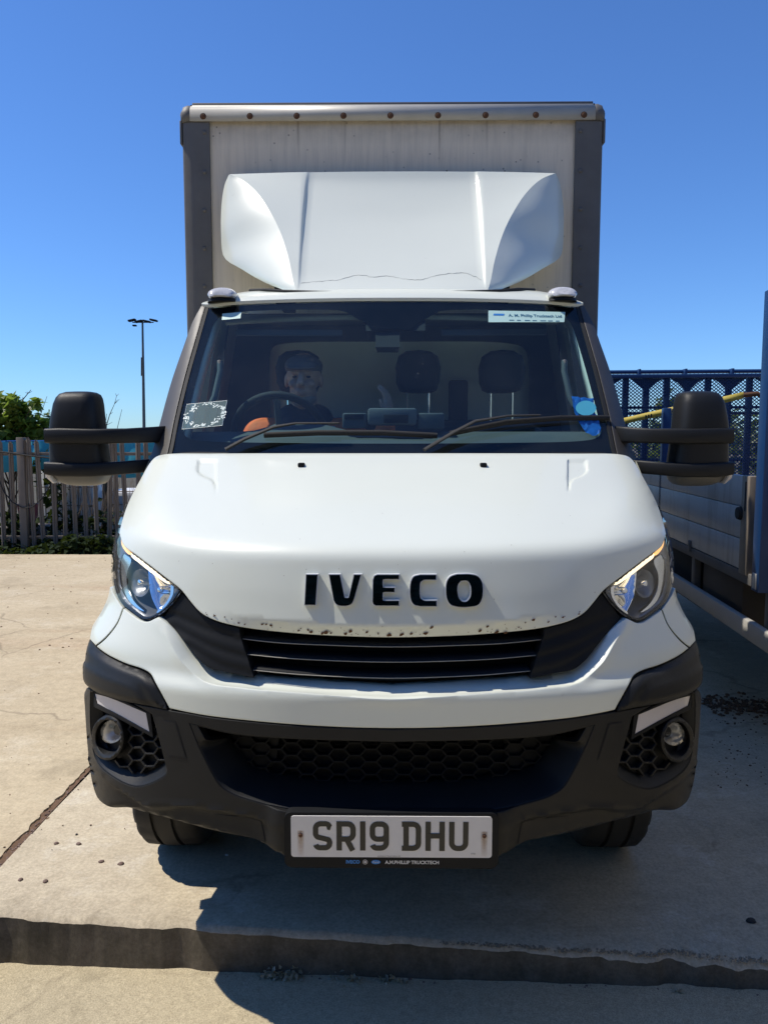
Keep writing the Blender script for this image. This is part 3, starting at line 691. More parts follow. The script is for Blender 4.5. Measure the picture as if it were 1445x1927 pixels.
# ================================================================== cab: screen, pillars, roof
ws_left = [(311, 872, 1), (318, 850), (330, 790), (348, 715), (366, 650), (387, 579, 1), (450, 573), (600, 568), (737, 567)]
ws_ol = sym([(737, 872)] + ws_left)
windscreen = panel('windscreen', ws_ol, M['glass'], truck, surf=screen, step=22, rim=0)
frit_hole = sym([(737, 617), (697, 616), (689, 606), (674, 599), (655, 588), (640, 583), (450, 585), (418, 592), (402, 606), (386, 650), (363, 730), (346, 800), (344, 814), (354, 823), (382, 828), (560, 832), (737, 833)][::1])
panel('black_border', ws_ol, M['frit'], windscreen, surf=screen, off=-.005, holes=[frit_hole], step=14, rim=0)
def scr_pt(px, py, off): return ppt(px, py, screen, off)[0]
# A pillars
pillar_out = [(276, 880), (288, 848), (301, 800), (323, 720), (347, 650), (363, 606), (379, 576, 1)]
M['pillar'] = simple('dark_pillar_trim', (.062, .057, .052), .5, .0, var=.12, bevel=.008, rvar=.1, bump=.1, bscale=600)
panel('pillar', pillar_out + [(386, 578, 1), (365, 650), (347, 715), (329, 790), (317, 850), (309, 880, 1)], M['pillar'], truck, surf=screen, off=.004, step=6, rim=lambda x, y: .16 if x < 300 + (880 - y) * .3 else .012, rimmat=M['rubber'], both=True)
panel('screen_seal', [(386, 579, 1), (366, 650), (348, 715), (330, 790), (318, 850), (310, 876, 1), (316, 876, 1), (324, 850), (336, 790), (354, 715), (372, 650), (392, 579, 1)], M['rubber'], truck, surf=screen, off=.002, step=6, rim=.01, both=True)

# roof skin
edge = cr([(379, 577), (388, 578), (450, 572.5), (600, 567.5), (737, 566.5), (874, 567.5), (1024, 572.5), (1086, 578), (1095, 577)], 10)
P, N = hits(edge[:, 0], edge[:, 1], screen)
def shift(P, dy, dz, pinch=0.0, drop=0.0):
    Q = P.copy(); ax = np.abs(P[:, 0]) / .80
    Q[:, 1] += dy; Q[:, 2] += dz - drop * np.clip((ax - .75) / .25, 0, 1) ** 2; Q[:, 0] *= 1 + pinch; return [tuple(q) for q in Q]
roof = loft('cab_roof', [shift(P, 0, 0), shift(P, -.004, .012), shift(P, .010, .026, 0, .008), shift(P, .05, .048, .0, .02), shift(P, .14, .078, .005, .03), shift(P, .35, .11, .02, .06), shift(P, .72, .115, .03, .08)], M['paint'], truck, smooth=60)
zr = float(P[:, 2].max())
# side of the cab: door skin, window frame, door glass, rear wall, floor
cab = []
zt, zb, zw = 2.10, .45, 1.42
def side_pt(y, z, s, inner=0.0):
    k = max(0.0, z - 1.42); x = .905 - .17 * k - inner - .02 * max(0, .9 - z)
    return (s * x, y, z)
for s in (-1, 1):
    door = loft('door', [[side_pt(y, z, s) for y in np.linspace(2.95, 3.86, 8)] for z in (.45, .6, .9, 1.2, 1.42)], M['paint'], truck, smooth=40)
    # frame round the door window
    def frame(ys, zs): return [[side_pt(y, z, s) for y in ys] for z in zs]
    bm = bmesh.new()
    loft('window_frame', frame((3.58, 3.70, 3.86), (1.42, 1.7, 2.0, 2.10)), M['paint'], door)
    loft('window_frame', frame((3.32, 3.45, 3.58), (2.03, 2.10)), M['paint'], door)
    loft('window_trim', [[side_pt(y, z, s, .05) for y in (3.60, 3.70, 3.84)] for z in (1.42, 1.7, 2.0, 2.1)], M['trimgrey'], door)
    gl = [[side_pt(y, z, s, .02) for y in ((3.12 + .55 * (z - 1.42)), 3.36, 3.58)] for z in (1.42, 1.7, 2.03)]
    loft('door_glass', gl, M['sideglass'], door)
    loft('mirror_base', [[side_pt(y, z, s, .012) for y in (2.90 + .75 * (z - 1.42), 3.0 + .65 * (z - 1.42), 3.125 + .55 * (z - 1.42))] for z in (1.40, 1.55, 1.72)], M['rubber'], door)
    loft('door_lining', [[side_pt(y, z, s, .07) for y in np.linspace(2.95, 3.80, 6)] for z in (.6, 1.0, 1.44)], M['trimgrey'], door)
    # inner cover of the pillar, pale
    a = np.array([tuple(scr_pt(p[0] + 6, p[1], -.03)) for p in [(322, 850), (336, 790), (354, 715), (372, 650), (394, 584)]]); b2 = a + np.array([-.010, .13, 0.0])
    a[:, 0] *= -s; b2[:, 0] *= -s
    loft('pillar_lining', [[tuple(q) for q in a], [tuple(q) for q in b2]], M['trimlight'], truck, thick=.01)
    tube('grab_handle', [(s * .70, 2.98, 1.66), (s * .685, 3.0, 1.70), (s * .67, 3.04, 1.80), (s * .675, 3.06, 1.84)], .012, M['dash'], door)
# front wings between the nose and the doors, cut away over the wheels
for s in (-1, 1):
    rows = []
    for z in np.linspace(.83, 1.455, 12):
        x0 = float(np.interp(z, zz_, TW)) - .006; y0 = float(np.interp(z, zz_, TS)) - .03; xd = abs(side_pt(2.96, min(z, 1.42), 1)[0])
        rows.append([(s * (x0 + (xd - x0) * q ** 1.2), y0 + (2.96 - y0) * q, z) for q in np.linspace(0, 1, 8)])
    loft('front_wing', rows, M['paint'], truck, smooth=60)
    loft('arch_trim', [[(s * (.93 - k), 2.87 + r_ * math.cos(q), .36 + r_ * math.sin(q)) for q in np.linspace(R(12), R(165), 17)] for k, r_ in ((.0, .425), (.0, .475), (.03, .48))], M['plastic'], truck, smooth=50)
# rear wall with a pale recessed panel
rw = 3.78
m, t, b = new_mat('rear_wall_trim'); b.inputs['Base Color'].default_value = (.035, .038, .042, 1); b.inputs['Roughness'].default_value = .8
t.links.new(mix(t, noise_tex(t, 8), (.03, .033, .036), (.045, .048, .052)), b.inputs['Base Color']); M['rearwall'] = m
panel('rear_wall', [(410, 1010, 1), (424, 590, 1), (1050, 590, 1), (1064, 1010, 1)], M['rearwall'], truck, flatY=rw, step=60, rim=.0,
      holes=[[(508, 790, 1), (508, 668), (514, 653), (530, 647), (737, 643), (960, 647), (984, 655), (992, 672), (994, 790, 1)]])
panel('rear_panel', [(500, 800, 1), (500, 640, 1), (1000, 640, 1), (1000, 800, 1)], M['trimlight'], truck, flatY=rw + .05, step=60, rim=.0)
loft('headlining', [[(x_, max(y_, 3.22 + .32 * x_ * x_), z_) for x_ in np.linspace(-.72, .72, 13)] for y_, z_ in ((3.20, 2.045), (3.50, 2.09), (3.78, 2.10))], M['trimgrey'], truck, thick=.02)
box('cab_floor', (-.85, 2.75, .52), (.85, 3.80, .60), M['rubber'], truck)
box('firewall', (-.80, 2.86, .55), (.80, 2.88, 1.40), M['black'], truck)
# dashboard
def dash_curve(y, z, xs=np.linspace(-.80, .80, 33), bumpz=0.0):
    return [(x_, y + .05 * (x_ / .8) ** 2, z + bumpz * math.exp(-((x_ + .36) / .16) ** 4)) for x_ in xs]
dash = loft('dashboard', [dash_curve(2.70, 1.415), dash_curve(2.78, 1.455), dash_curve(2.82, 1.462), dash_curve(2.825, 1.475), dash_curve(2.98, 1.545, bumpz=.01), dash_curve(3.05, 1.565, bumpz=.03), dash_curve(3.09, 1.555, bumpz=.03), dash_curve(3.10, 1.50), dash_curve(3.12, 1.0)], M['dash'], truck, smooth=45)
M['dashbin'] = simple('bin_plastic', (.14, .155, .16), .6)
def dbox(name, x0, y0, x1, y1, Y, dY, mat, bev=.006):
    a = at(x0, y1, Y); b3 = at(x1, y0, Y); return box(name, (a.x, Y, a.z), (b3.x, Y + dY, b3.z), mat, dash, bev)
dbox('storage_bin', 692, 768, 784, 800, 2.97, .12, M['dashbin'], .01)
dbox('bin_slot', 722, 780, 768, 796, 2.964, .02, M['black'], .002)
dbox('storage_bin', 644, 777, 690, 806, 2.98, .1, M['dash'], .008)
dbox('storage_bin', 786, 777, 836, 808, 2.98, .1, M['dash'], .008)
dbox('bin_slot', 648, 779, 684, 789, 2.974, .02, M['black'], .002)
# steering wheel
wc = at(527, 822, 3.13)
bm = bmesh.new(); mw = Matrix.Translation(wc) @ Matrix.Rotation(R(-62), 4, 'X')
ring = [mw @ Vector((.185 * math.cos(q), .185 * math.sin(q), 0)) for q in np.linspace(0, 2 * math.pi, 41)]
b_tube(bm, ring, .016, 10, False); stw = bm_link(bm, 'steering_wheel', truck, M['rubber'], 60)
bm = bmesh.new(); b_lathe(bm, [(0, .02), (.05, .02), (.06, 0), (.05, -.03), (0, -.03)], mw, 20); bm_link(bm, 'wheel_hub', stw, M['dash'], 40)
for q in (R(0), R(180), R(270)):
    tube('spoke', [mw @ Vector((0, 0, -.005)), mw @ Vector((.18 * math.cos(q), .18 * math.sin(q), 0))], .013, M['dash'], stw, 8)
# seats: a driver seat and a double bench
def seat(x_, wid, rests, name):
    yb = 3.56
    bm = bmesh.new()
    secs = []
    for y_, z_, wd, th in ((3.50, .95, wid * .98, .09), (3.52, 1.15, wid, .10), (3.56, 1.40, wid * .96, .09), (3.585, 1.58, wid * .86, .07), (3.59, 1.62, wid * .70, .035)):
        secs.append([bm.verts.new((x_ + wd / 2 * math.copysign(abs(math.cos(q)) ** .45, math.cos(q)), y_ + th * math.copysign(abs(math.sin(q)) ** .6, math.sin(q)), z_)) for q in np.linspace(0, 2 * math.pi, 29)[:-1]])
    for a, b3 in zip(secs[:-1], secs[1:]):
        for k in range(28): bm.faces.new((a[k], a[(k + 1) % 28], b3[(k + 1) % 28], b3[k]))
    bm.faces.new(secs[-1]); bm.faces.new(secs[0][::-1])
    st_ = bm_link(bm, name, truck, M['seat'], 60)
    box('cushion', (x_ - wid / 2, 3.08, .82), (x_ + wid / 2, 3.52, .97), M['seat'], st_, .04)
    box('seat_base', (x_ - wid / 2 + .04, 3.12, .58), (x_ + wid / 2 - .04, 3.5, .83), M['black'], st_, .01)
    for rx_ in rests:
        c0 = at(rx_, 700, 3.60); bm = bmesh.new(); hw = .104; prof = [(.0, .098), (.055, .092), (.09, .07), (.104, .02), (.100, -.05), (.085, -.085), (.06, -.095), (0, -.097)]
        n_ = 28; rings = []
        for th, sc in ((-.055, .75), (-.05, .9), (-.02, 1.0), (.03, 1.0), (.055, .85)):
            pts = [(p[0] * sc, p[1] * sc) for p in prof]; pts = pts + [(-a_, b_) for a_, b_ in pts[::-1][1:-1]]
            rings.append([bm.verts.new((c0.x + a_, 3.60 + th, c0.z + b_)) for a_, b_ in pts])
        for a, b3 in zip(rings[:-1], rings[1:]):
            for k in range(len(a)): bm.faces.new((a[k], a[(k + 1) % len(a)], b3[(k + 1) % len(a)], b3[k]))
        bm.faces.new(rings[0]); bm.faces.new(rings[-1][::-1]); bm_link(bm, 'headrest', st_, M['seat'], 60)
        for dx_ in (-.05, .05): tube('headrest_post', [(c0.x + dx_, 3.60, c0.z - .09), (c0.x + dx_, 3.60, 1.58)], .006, M['reflector'], st_, 6)
    return st_
seat(at(562, 700, 3.6).x, .50, (562,), 'driver_seat')
seat(at(864, 700, 3.6).x, .88, (786, 943), 'passenger_bench')
bx_ = at(862, 730, 3.66); box('belt_housing', (bx_.x - .045, 3.64, 1.55), (bx_.x + .045, 3.70, bx_.z + .035), M['seat'], truck, .012)
# mirror base and sensor box behind the screen
def sbox(name, x0, y0, x1, y1, d0, d1, mat, parent=windscreen):
    c = [scr_pt(x0, y0, -d0), scr_pt(x1, y0, -d0), scr_pt(x1, y1, -d0), scr_pt(x0, y1, -d0)]; c2 = [scr_pt(x0 + 3, y0, -d1), scr_pt(x1 - 3, y0, -d1), scr_pt(x1 - 3, y1 - 4, -d1), scr_pt(x0 + 3, y1 - 4, -d1)]
    me = mesh_of(c + c2, [(3, 2, 1, 0), (4, 5, 6, 7), (0, 1, 5, 4), (1, 2, 6, 5), (2, 3, 7, 6), (3, 0, 4, 7)]); return link(me, name, parent, mat)
sbox('sensor_box', 688, 590, 800, 618, .012, .07, M['black'])
sbox('dash_camera', 706, 618, 752, 646, .02, .06, M['black'])
for x0, x1 in ((430, 640), (834, 1040)):
    sbox('sun_visor', x0, 585, x1, 596, .10, .115, M['dash'])
# stickers on the inside of the glass
def sticker(name, quad, mat, off=-.0015, parent=windscreen):
    return panel(name, [(q[0], q[1], 1) for q in quad], mat, parent, surf=screen, off=off + .0008, step=9, rim=0)
M['mint'] = simple('pale_mint_sticker', (.46, .66, .61), .5, var=.05)
def sprint(s, px, py, size, mat, bold, ang=0.0, parent=windscreen, wid=None):
    me = text_mesh(s, size, 0, bold)
    p0, n0 = ppt(px, py, screen, .0022); p1 = ppt(px + 60, py + 60 * math.tan(ang), screen, .0022)[0]
    xa = (p1 - p0).normalized(); za = n0; ya = za.cross(xa).normalized()
    if wid:
        w0 = max(v.co.x for v in me.vertices) or 1
        for v in me.vertices: v.co.x *= wid / w0
    
    Q = np.array([tuple(p0 + xa * v.co.x + ya * v.co.y) for v in me.vertices]); zc = Q[:, 1] * CT - (Q[:, 2] - H) * ST
    PQ, NQ = hits(CX + F * Q[:, 0] / zc, CY + F * (-Q[:, 1] * ST - (Q[:, 2] - H) * CT) / zc, screen); PQ = PQ + NQ * .0022
    for v, q in zip(me.vertices, PQ): v.co = Vector(q)
    me.materials.clear(); me.materials.append(mat); return link(me, 'lettering', parent)
s1 = sticker('dealer_sticker', [(918, 607), (1060, 607), (1062, 588), (918, 585)][::1], M['mint'], .0004)
sprint('A. M. Phillip Trucktech Ltd', 956, 597.5, .022, M['teal_print'], .0005, .02, wid=.222)
for k in range(7):
    x0_ = 957 + 14.5 * k; w0_ = (9, 7, 10, 8, 11, 9, 7)[k]
    sticker('print_mark', [(x0_, 604.2 + .02 * (x0_ - 957)), (x0_ + w0_, 604.3 + .02 * (x0_ - 957)), (x0_ + w0_, 602.8 + .02 * (x0_ - 957)), (x0_, 602.7 + .02 * (x0_ - 957))], M['teal_print'], .0012)
sticker('print_mark', [(927, 594.5), (947, 595), (948, 591.5), (928, 591)], M['blue_print'], .0012)
sticker('small_label', [(417, 602), (452, 599), (454, 587), (418, 590)], M['mint'], .0004)
m, t, b = new_mat('clear_permit_pocket'); t.nodes.remove(b)
tr = nd(t, 'ShaderNodeBsdfTransparent'); df = nd(t, 'ShaderNodeBsdfDiffuse'); df.inputs[0].default_value = (.45, .62, .60, 1); mx = nd(t, 'ShaderNodeMixShader'); mx.inputs[0].default_value = .22
t.links.new(tr.outputs[0], mx.inputs[1]); t.links.new(df.outputs[0], mx.inputs[2]); t.links.new(mx.outputs[0], t.nodes['Material Output'].inputs[0]); M['pocket'] = m
pk = sticker('permit_pocket', [(342, 808), (418, 801), (427, 754), (351, 761)], M['pocket'], .0006)
rp = random.Random(5); bm = bmesh.new()
for i in range(120):
    a = rp.uniform(0, 2 * math.pi); rr_ = 1 + rp.gauss(0, .09); px, py = 385 + 36 * rr_ * math.cos(a) - 4 * math.sin(a), 781 + 20 * rr_ * math.sin(a) - 3 * math.cos(a)
    if rp.random() < .6 and abs(math.cos(a)) < .55 and math.sin(a) < 0: continue
    p, n = ppt(px, py, screen, .0012); u_ = n.orthogonal().normalized(); u_ = (Matrix.Rotation(rp.uniform(0, 6), 3, n) @ u_); v_ = n.cross(u_); L_, w2 = rp.uniform(.002, .007), rp.uniform(.0012, .002)
    bm.faces.new([bm.verts.new(p + u_ * a_ * L_ + v_ * b_ * w2) for a_, b_ in ((-1, -1), (1, -1), (1, 1), (-1, 1))])
M['fleck'] = simple('white_flecks', (.75, .82, .80), .4)
tag(bm_link(bm, 'peeling_flecks', windscreen, M['fleck'], normals=False), kind='stuff')
for e0, e1 in (((342, 808), (418, 801)), ((418, 801), (427, 754)), ((427, 754), (351, 761)), ((351, 761), (342, 808))):
    tube('pocket_edge', [scr_pt(*e0, .001), scr_pt(*e1, .001)], .0008, M['fleck'], windscreen, 4)
M['bluebag'] = simple('blue_plastic', (.01, .10, .36), .25, var=.5, vscale=40, coat=.5)
M['skyblue'] = simple('sky_blue_disc', (.07, .36, .50), .4)
panel('tax_pouch', [(1073, 748, 1), (1114, 752, 1), (1116, 775), (1124, 795), (1128, 812), (1118, 822), (1100, 815), (1086, 795), (1078, 778)], M['bluebag'], windscreen, surf=screen, off=lambda x, y, ol, hl: .006 + .004 * np.sin(x * .45 + y * .22) * np.sin(y * .3 - x * .15) , step=6, rim=0)
panel('pouch_disc', ell(1099, 772, 19, 14), M['skyblue'], windscreen, surf=screen, off=.0115, step=8, rim=0)

# wipers
def wiper(arm, blade, name='wiper'):
    o = tube(name, [scr_pt(px, py, of) for px, py, of in arm], [.009, .009, .008, .006, .005][:len(arm)], M['rubber'], truck, 8, (1.4, .7))
    tube('wiper_blade', [scr_pt(px, py, of) for px, py, of in blade], .007, M['rubber'], o, 8, (.8, 1.4))
    return o
wiper([(428, 856, .03), (465, 838, .035), (520, 819, .045), (560, 814, .05), (640, 812, .045)], [(498, 823, .012), (600, 820, .016), (720, 820, .016), (822, 824, .012)])
wiper([(797, 857, .03), (850, 828, .04), (890, 810, .05), (950, 800, .05), (1010, 795, .04)], [(846, 820, .012), (950, 801, .018), (1050, 793, .018), (1141, 790, .012)])
panel('scuttle', sym([(737, 857), (500, 857), (330, 858), (318, 866), (330, 884), (500, 886), (737, 886)]), M['rubber'], truck, surf=screen, off=.012, step=14, rim=.02)

# marker lamps on the roof corners
for s in (1, -1):
    c0 = at(417, 556, 3.26); bm = bmesh.new(); rings = []
    for k, (dy, sc, dz) in enumerate(((-.035, .55, .004), (-.03, .85, .004), (0, 1.0, .006), (.05, .95, .008), (.08, .6, .008))):
        rings.append([bm.verts.new((s * (c0.x + .060 * sc * math.cos(q)), c0.y + dy + .012 * math.sin(q), c0.z + dz + .030 * sc * max(math.sin(q), -.55))) for q in np.linspace(0, 2 * math.pi, 25)[:-1]])
    for a, b3 in zip(rings[:-1], rings[1:]):
        for k in range(24): bm.faces.new((a[k], a[(k + 1) % 24], b3[(k + 1) % 24], b3[k]))
    bm.faces.new(rings[0]); bm.faces.new(rings[-1])
    ml = bm_link(bm, 'marker_lamp', truck, simple('marker_lens', (.55, .55, .56), .2, var=.35, vscale=90, coat=.6), 60)
    bm = bmesh.new(); b_lathe(bm, [(0, .008), (.060, .008), (.066, -.006), (0, -.006)], Matrix.Translation((s * c0.x, c0.y + .03, c0.z - .020)) @ Matrix.Diagonal((1, 1.1, 1, 1)), 24); bm_link(bm, 'lamp_base', ml, M['plastic2'], 40)

# ---- wind deflector on the roof
crs = [(431, 327, 3.92), (455, 337, 3.88), (482, 360, 3.81), (507, 396, 3.71), (529, 441, 3.60), (544, 490, 3.47), (552, 530, 3.38), (557, 547, 3.34)]
cen = [(322, 3.90), (345, 3.86), (377, 3.79), (412, 3.71), (452, 3.60), (496, 3.475), (533, 3.365), (549, 3.315)]
def fine_curve(a, n=29):
    a = np.array(a, float); t0 = np.linspace(0, 1, len(a)); c = cr([tuple(p[:2]) for p in a], .5) if a.shape[1] == 2 else None
    # component wise cubic through resampling
    tt = np.linspace(0, 1, n); out = np.zeros((n, a.shape[1]))
    for j in range(a.shape[1]):
        c = cr([(x_ * 100, y_) for x_, y_ in zip(t0, a[:, j])], .5); out[:, j] = np.interp(tt * 100, c[:, 0], c[:, 1])
    return out
CRV, CEN = fine_curve(crs), fine_curve(cen)
rows = []
for i in range(29):
    tpar = i / 28
    e = at(*CRV[i][:2], CRV[i][2]); c0 = at(737, CEN[i][0], CEN[i][1])
    xn = ((737 - 585) + (174 - 152) * tpar) / F * CEN[i][1] * 1.0
    dep = .026 * max(0.0, math.sin(math.pi * min(1, .04 + tpar * .98))) ** .8 * (1 - .55 * tpar)
    a_n = xn / abs(e.x); dn = .014
    half = list(np.linspace(0, a_n - dn, 14)) + [a_n - dn * .5, a_n, a_n + dn * .5] + list(np.linspace(a_n + dn, 1, 14)); ss = [-q for q in half[::-1]] + half[1:]
    row = []
    for s in ss:
        k = abs(s) ** 2.2; x_ = e.x * -s; inner = 1 - float(sm(a_n - dn, a_n + dn, abs(s)))
        zz = c0.z + (e.z - c0.z) * k
        row.append((x_, c0.y + (e.y - c0.y) * k + dep * inner + .004 * math.sin(x_ * 5) * tpar * (1 - tpar), zz))
    rows.append(row)
M['fairing'] = M['paint']
fairing = loft('roof_deflector', rows, M['fairing'], truck, smooth=75)
otr = [(429, 329, 3.93), (421, 350, 3.95), (416, 385, 3.95), (415, 430, 3.93), (419, 479, 3.93), (456, 507, 3.74), (500, 532, 3.54), (535, 546, 3.40)]
OTR = fine_curve(otr)
for s in (1, -1):
    rows = []
    for q in np.linspace(0, 1, 13):
        row = []
        for i in range(29):
            a = at(*CRV[i][:2], CRV[i][2]); b3 = at(*OTR[i][:2], OTR[i][2]); p = a.lerp(b3, q) + Vector((-.03, -.015, 0)) * math.sin(math.pi * q) * math.sin(math.pi * min(1, i / 28)) ; row.append((s * p.x, p.y, p.z))
        rows.append(row if s == 1 else row[::-1])
    loft('deflector_side', rows, M['fairing'], fairing, smooth=75)
from mathutils.bvhtree import BVHTree
bvh = BVHTree.FromPolygons([v.co.copy() for v in fairing.data.vertices], [tuple(p.vertices) for p in fairing.data.polygons])
def on_fairing(px, py, off=.0015):
    u, dy, dz = rays(px, py); d = Vector((float(u), float(dy), float(dz))).normalized(); h = bvh.ray_cast(Vector((0, 0, H)), d)
    return (h[0] - d * off) if h[0] is not None else None
M['grime'] = simple('grey_grime', (.46, .47, .45), .7)
ck = cr([(566, 533), (600, 529), (640, 526), (660, 520), (675, 517), (700, 521), (732, 519), (760, 525), (790, 526), (812, 521), (835, 516), (868, 514), (890, 519), (905, 528)], 5)
cp = [q for q in (on_fairing(a + random.uniform(-1, 1), b_ + random.uniform(-1, 1)) for a, b_ in ck) if q is not None]
if len(cp) > 3: tube('hairline_crack', cp, [.0003 + .0008 * random.random() for _ in cp], M['grime'], fairing, 4)
bcurve = [at(p[0], p[1], p[2]) for p in ((470, 546, 3.45), (500, 545, 3.36), (535, 548, 3.31), (600, 550, 3.30), (737, 551.5, 3.295))]
tube('rubber_seal', bcurve + [Vector((-p.x, p.y, p.z)) for p in bcurve[::-1][1:]], .007, M['rubber'], fairing, 8)
for s in (-1, 1): box('deflector_bracket', (s * .5 - .03, 3.55, 2.15), (s * .5 + .03, 3.85, 2.34), M['plastic2'], fairing, .005)

# ---- cargo box
YB = 4.0
bx = abs(at(341, 270, YB).x); bi = abs(at(394, 270, YB).x); z_top = at(737, 193, YB).z; z_rail = at(737, 228, YB).z; z_bot = .92
m, t, b = new_mat('dirty_cream_panel')
tc = nd(t, 'ShaderNodeTexCoord'); sp = nd(t, 'ShaderNodeSeparateXYZ'); t.links.new(tc.outputs['Object'], sp.inputs[0])
c = mix(t, noise_tex(t, 1.6, 7, .6), (.74, .64, .49), (.84, .745, .59))
pitch = (823 - 470) / 4 / F * 3.87; ph0 = at(470, 219, YB).x
fx = mth(t, 'ABSOLUTE', mth(t, 'SUBTRACT', mth(t, 'FRACT', mth(t, 'ADD', mth(t, 'DIVIDE', mth(t, 'SUBTRACT', sp.outputs[0], ph0), pitch), 20.5)), .5))
stk = mth(t, 'SUBTRACT', 1, mth(t, 'MULTIPLY', fx, 26), True)
zf = mth(t, 'SUBTRACT', 1, mth(t, 'MULTIPLY', mth(t, 'SUBTRACT', z_rail, sp.outputs[2]), 4.5), True)
nv = noise_tex(t, 5, 6, .7, stretch=(9, 9, .5)); nh = noise_tex(t, 3.1, 2, .5, stretch=(3, 1, .1))
stk = mth(t, 'MULTIPLY', mth(t, 'MULTIPLY', stk, zf), ramp(t, nh, [(.42, (0, 0, 0)), (.62, (1, 1, 1))]), True)
c = mix(t, mth(t, 'MULTIPLY', stk, .85, True), c, (.16, .10, .055))
c = mix(t, mth(t, 'MULTIPLY', ramp(t, nv, [(.45, (0, 0, 0)), (.75, (1, 1, 1))]), .32), c, (.30, .27, .22))
top_d = mth(t, 'SUBTRACT', 1, mth(t, 'MULTIPLY', mth(t, 'SUBTRACT', z_rail, sp.outputs[2]), 9), True)
c = mix(t, mth(t, 'MULTIPLY', top_d, mth(t, 'MULTIPLY', noise_tex(t, 14, 6, .7), .8)), c, (.16, .13, .10))
vor = nd(t, 'ShaderNodeTexVoronoi'); vor.inputs['Scale'].default_value = 26; t.links.new(tc.outputs['Object'], vor.inputs['Vector'])
spk = mth(t, 'MULTIPLY', ramp(t, vor.outputs['Distance'], [(.0, (1, 1, 1)), (.10, (1, 1, 1)), (.15, (0, 0, 0))]), ramp(t, noise_tex(t, 6, 3), [(.50, (0, 0, 0)), (.62, (1, 1, 1))]))
c = mix(t, mth(t, 'MULTIPLY', spk, .75), c, (.07, .05, .035))
t.links.new(c, b.inputs['Base Color']); b.inputs['Roughness'].default_value = .5; M['grp'] = m
zb2 = 1.0
front_face = loft('box_front', [[(-bx + .05, YB + .012, z_) for z_ in (zb2, 2, z_top - .03)], [(bx - .05, YB + .012, z_) for z_ in (zb2, 2, z_top - .03)]], M['grp'], truck)
body = box('cargo_box', (-bx + .012, YB + .03, z_bot), (bx - .012, 8.5, z_top - .035), simple('box_side_white', (.62, .61, .57), .45, var=.1), truck)
box('roof_sheet', (-bx + .05, YB + .02, z_top - .03), (bx - .05, 8.49, z_top + .012), M['steel'], body, .004)
# rounded top rail
prof = [(.0, z_rail), (.0, z_rail + .045), (.006, z_rail + .062), (.022, z_top - .008), (.045, z_top), (.09, z_top + .002)]
xr = bx - .045
loft('top_rail', [[(-xr, YB - .004 + y_, z_) for y_, z_ in prof], [(xr, YB - .004 + y_, z_) for y_, z_ in prof]], M['alu'], body, smooth=50, thick=.006)
M['railmat'] = M['steel']
for s in (-1, 1):
    rl = loft('corner_rail', [[(s * x_, y_, z_) for x_, y_ in ((bi, YB + .004), (bi + .002, YB - .002), (bi + .05, YB - .003), (bx - .012, YB - .003), (bx - .004, YB + .003), (bx, YB + .02), (bx, YB + .16))] for z_ in (z_bot, 1.6, 2.4, z_rail - .001)], M['railmat'], body, smooth=50)
    # moulded corner cap
    bm = bmesh.new(); rings = []
    for x_, gr in ((bx - .062, .0), (bx - .03, .003), (bx - .006, -.004), (bx + .004, -.020), (bx + .008, -.045)):
        rings.append([bm.verts.new((s * x_, YB - .008 + y_ - gr * .6, z_ + (gr if z_ > z_rail + .05 else 0))) for y_, z_ in [(0, z_rail - (.0 if x_ < bx - .02 else .005))] + prof[1:] + [(.16, z_top + .002)]])
    for a, b3 in zip(rings[:-1], rings[1:]):
        for k in range(len(a) - 1): bm.faces.new((a[k], a[k + 1], b3[k + 1], b3[k]))
    zc_ = at(341, 270, YB).z
    cap = bm_link(bm, 'corner_cap', body, M['steel'], 50); md = cap.modifiers.new('s', 'SOLIDIFY'); md.thickness = .004
    box('corner_flange', (s * (bx + .003) - .005, YB - .004, zc_), (s * (bx + .003) + .005, YB + .12, z_rail + .006), M['steel'], body, .002)
    for dz in (.0, .02):
        bm = bmesh.new(); b_lathe(bm, [(0, .003), (.004, .002), (.005, 0)], Matrix.Translation((s * (bx - .055), YB - .016 + dz * .6, z_top - .018 - dz)) @ Matrix.Rotation(R(60), 4, 'X'), 8); bm_link(bm, 'rivet', body, M['plastic2'])
bm = bmesh.new(); b_lathe(bm, [(0, .007), (.006, .0065), (.0075, .004), (.012, .003), (.0125, 0)], Matrix.Rotation(R(90), 4, 'X'), 12)
bmesh.ops.recalc_face_normals(bm, faces=bm.faces); bolt_me = bpy.data.meshes.new('bolt'); bm.to_mesh(bolt_me); bm.free(); bolt_me.materials.append(M['rust'])
for px in (382, 470, 558, 646, 734, 823, 912, 1006, 1096):
    p = at(px, 219, YB); o = link(bolt_me, 'bolt', body); o.location = (p.x, YB - .006, p.z); o.scale = (1.35, 1.3, 1.35)
bm = bmesh.new(); b_lathe(bm, [(0, .005), (.006, .0045), (.010, .001), (.0105, 0)], Matrix.Rotation(R(90), 4, 'X'), 12)
bmesh.ops.recalc_face_normals(bm, faces=bm.faces); dome_me = bpy.data.meshes.new('rivet'); bm.to_mesh(dome_me); bm.free(); dome_me.materials.append(M['steel'])
for s in (-1, 1):
    for py in (248, 323, 395, 467, 538):
        p = at(384, py, YB); o = link(dome_me, 'rivet', body); o.location = (-s * p.x, YB - .005, p.z)

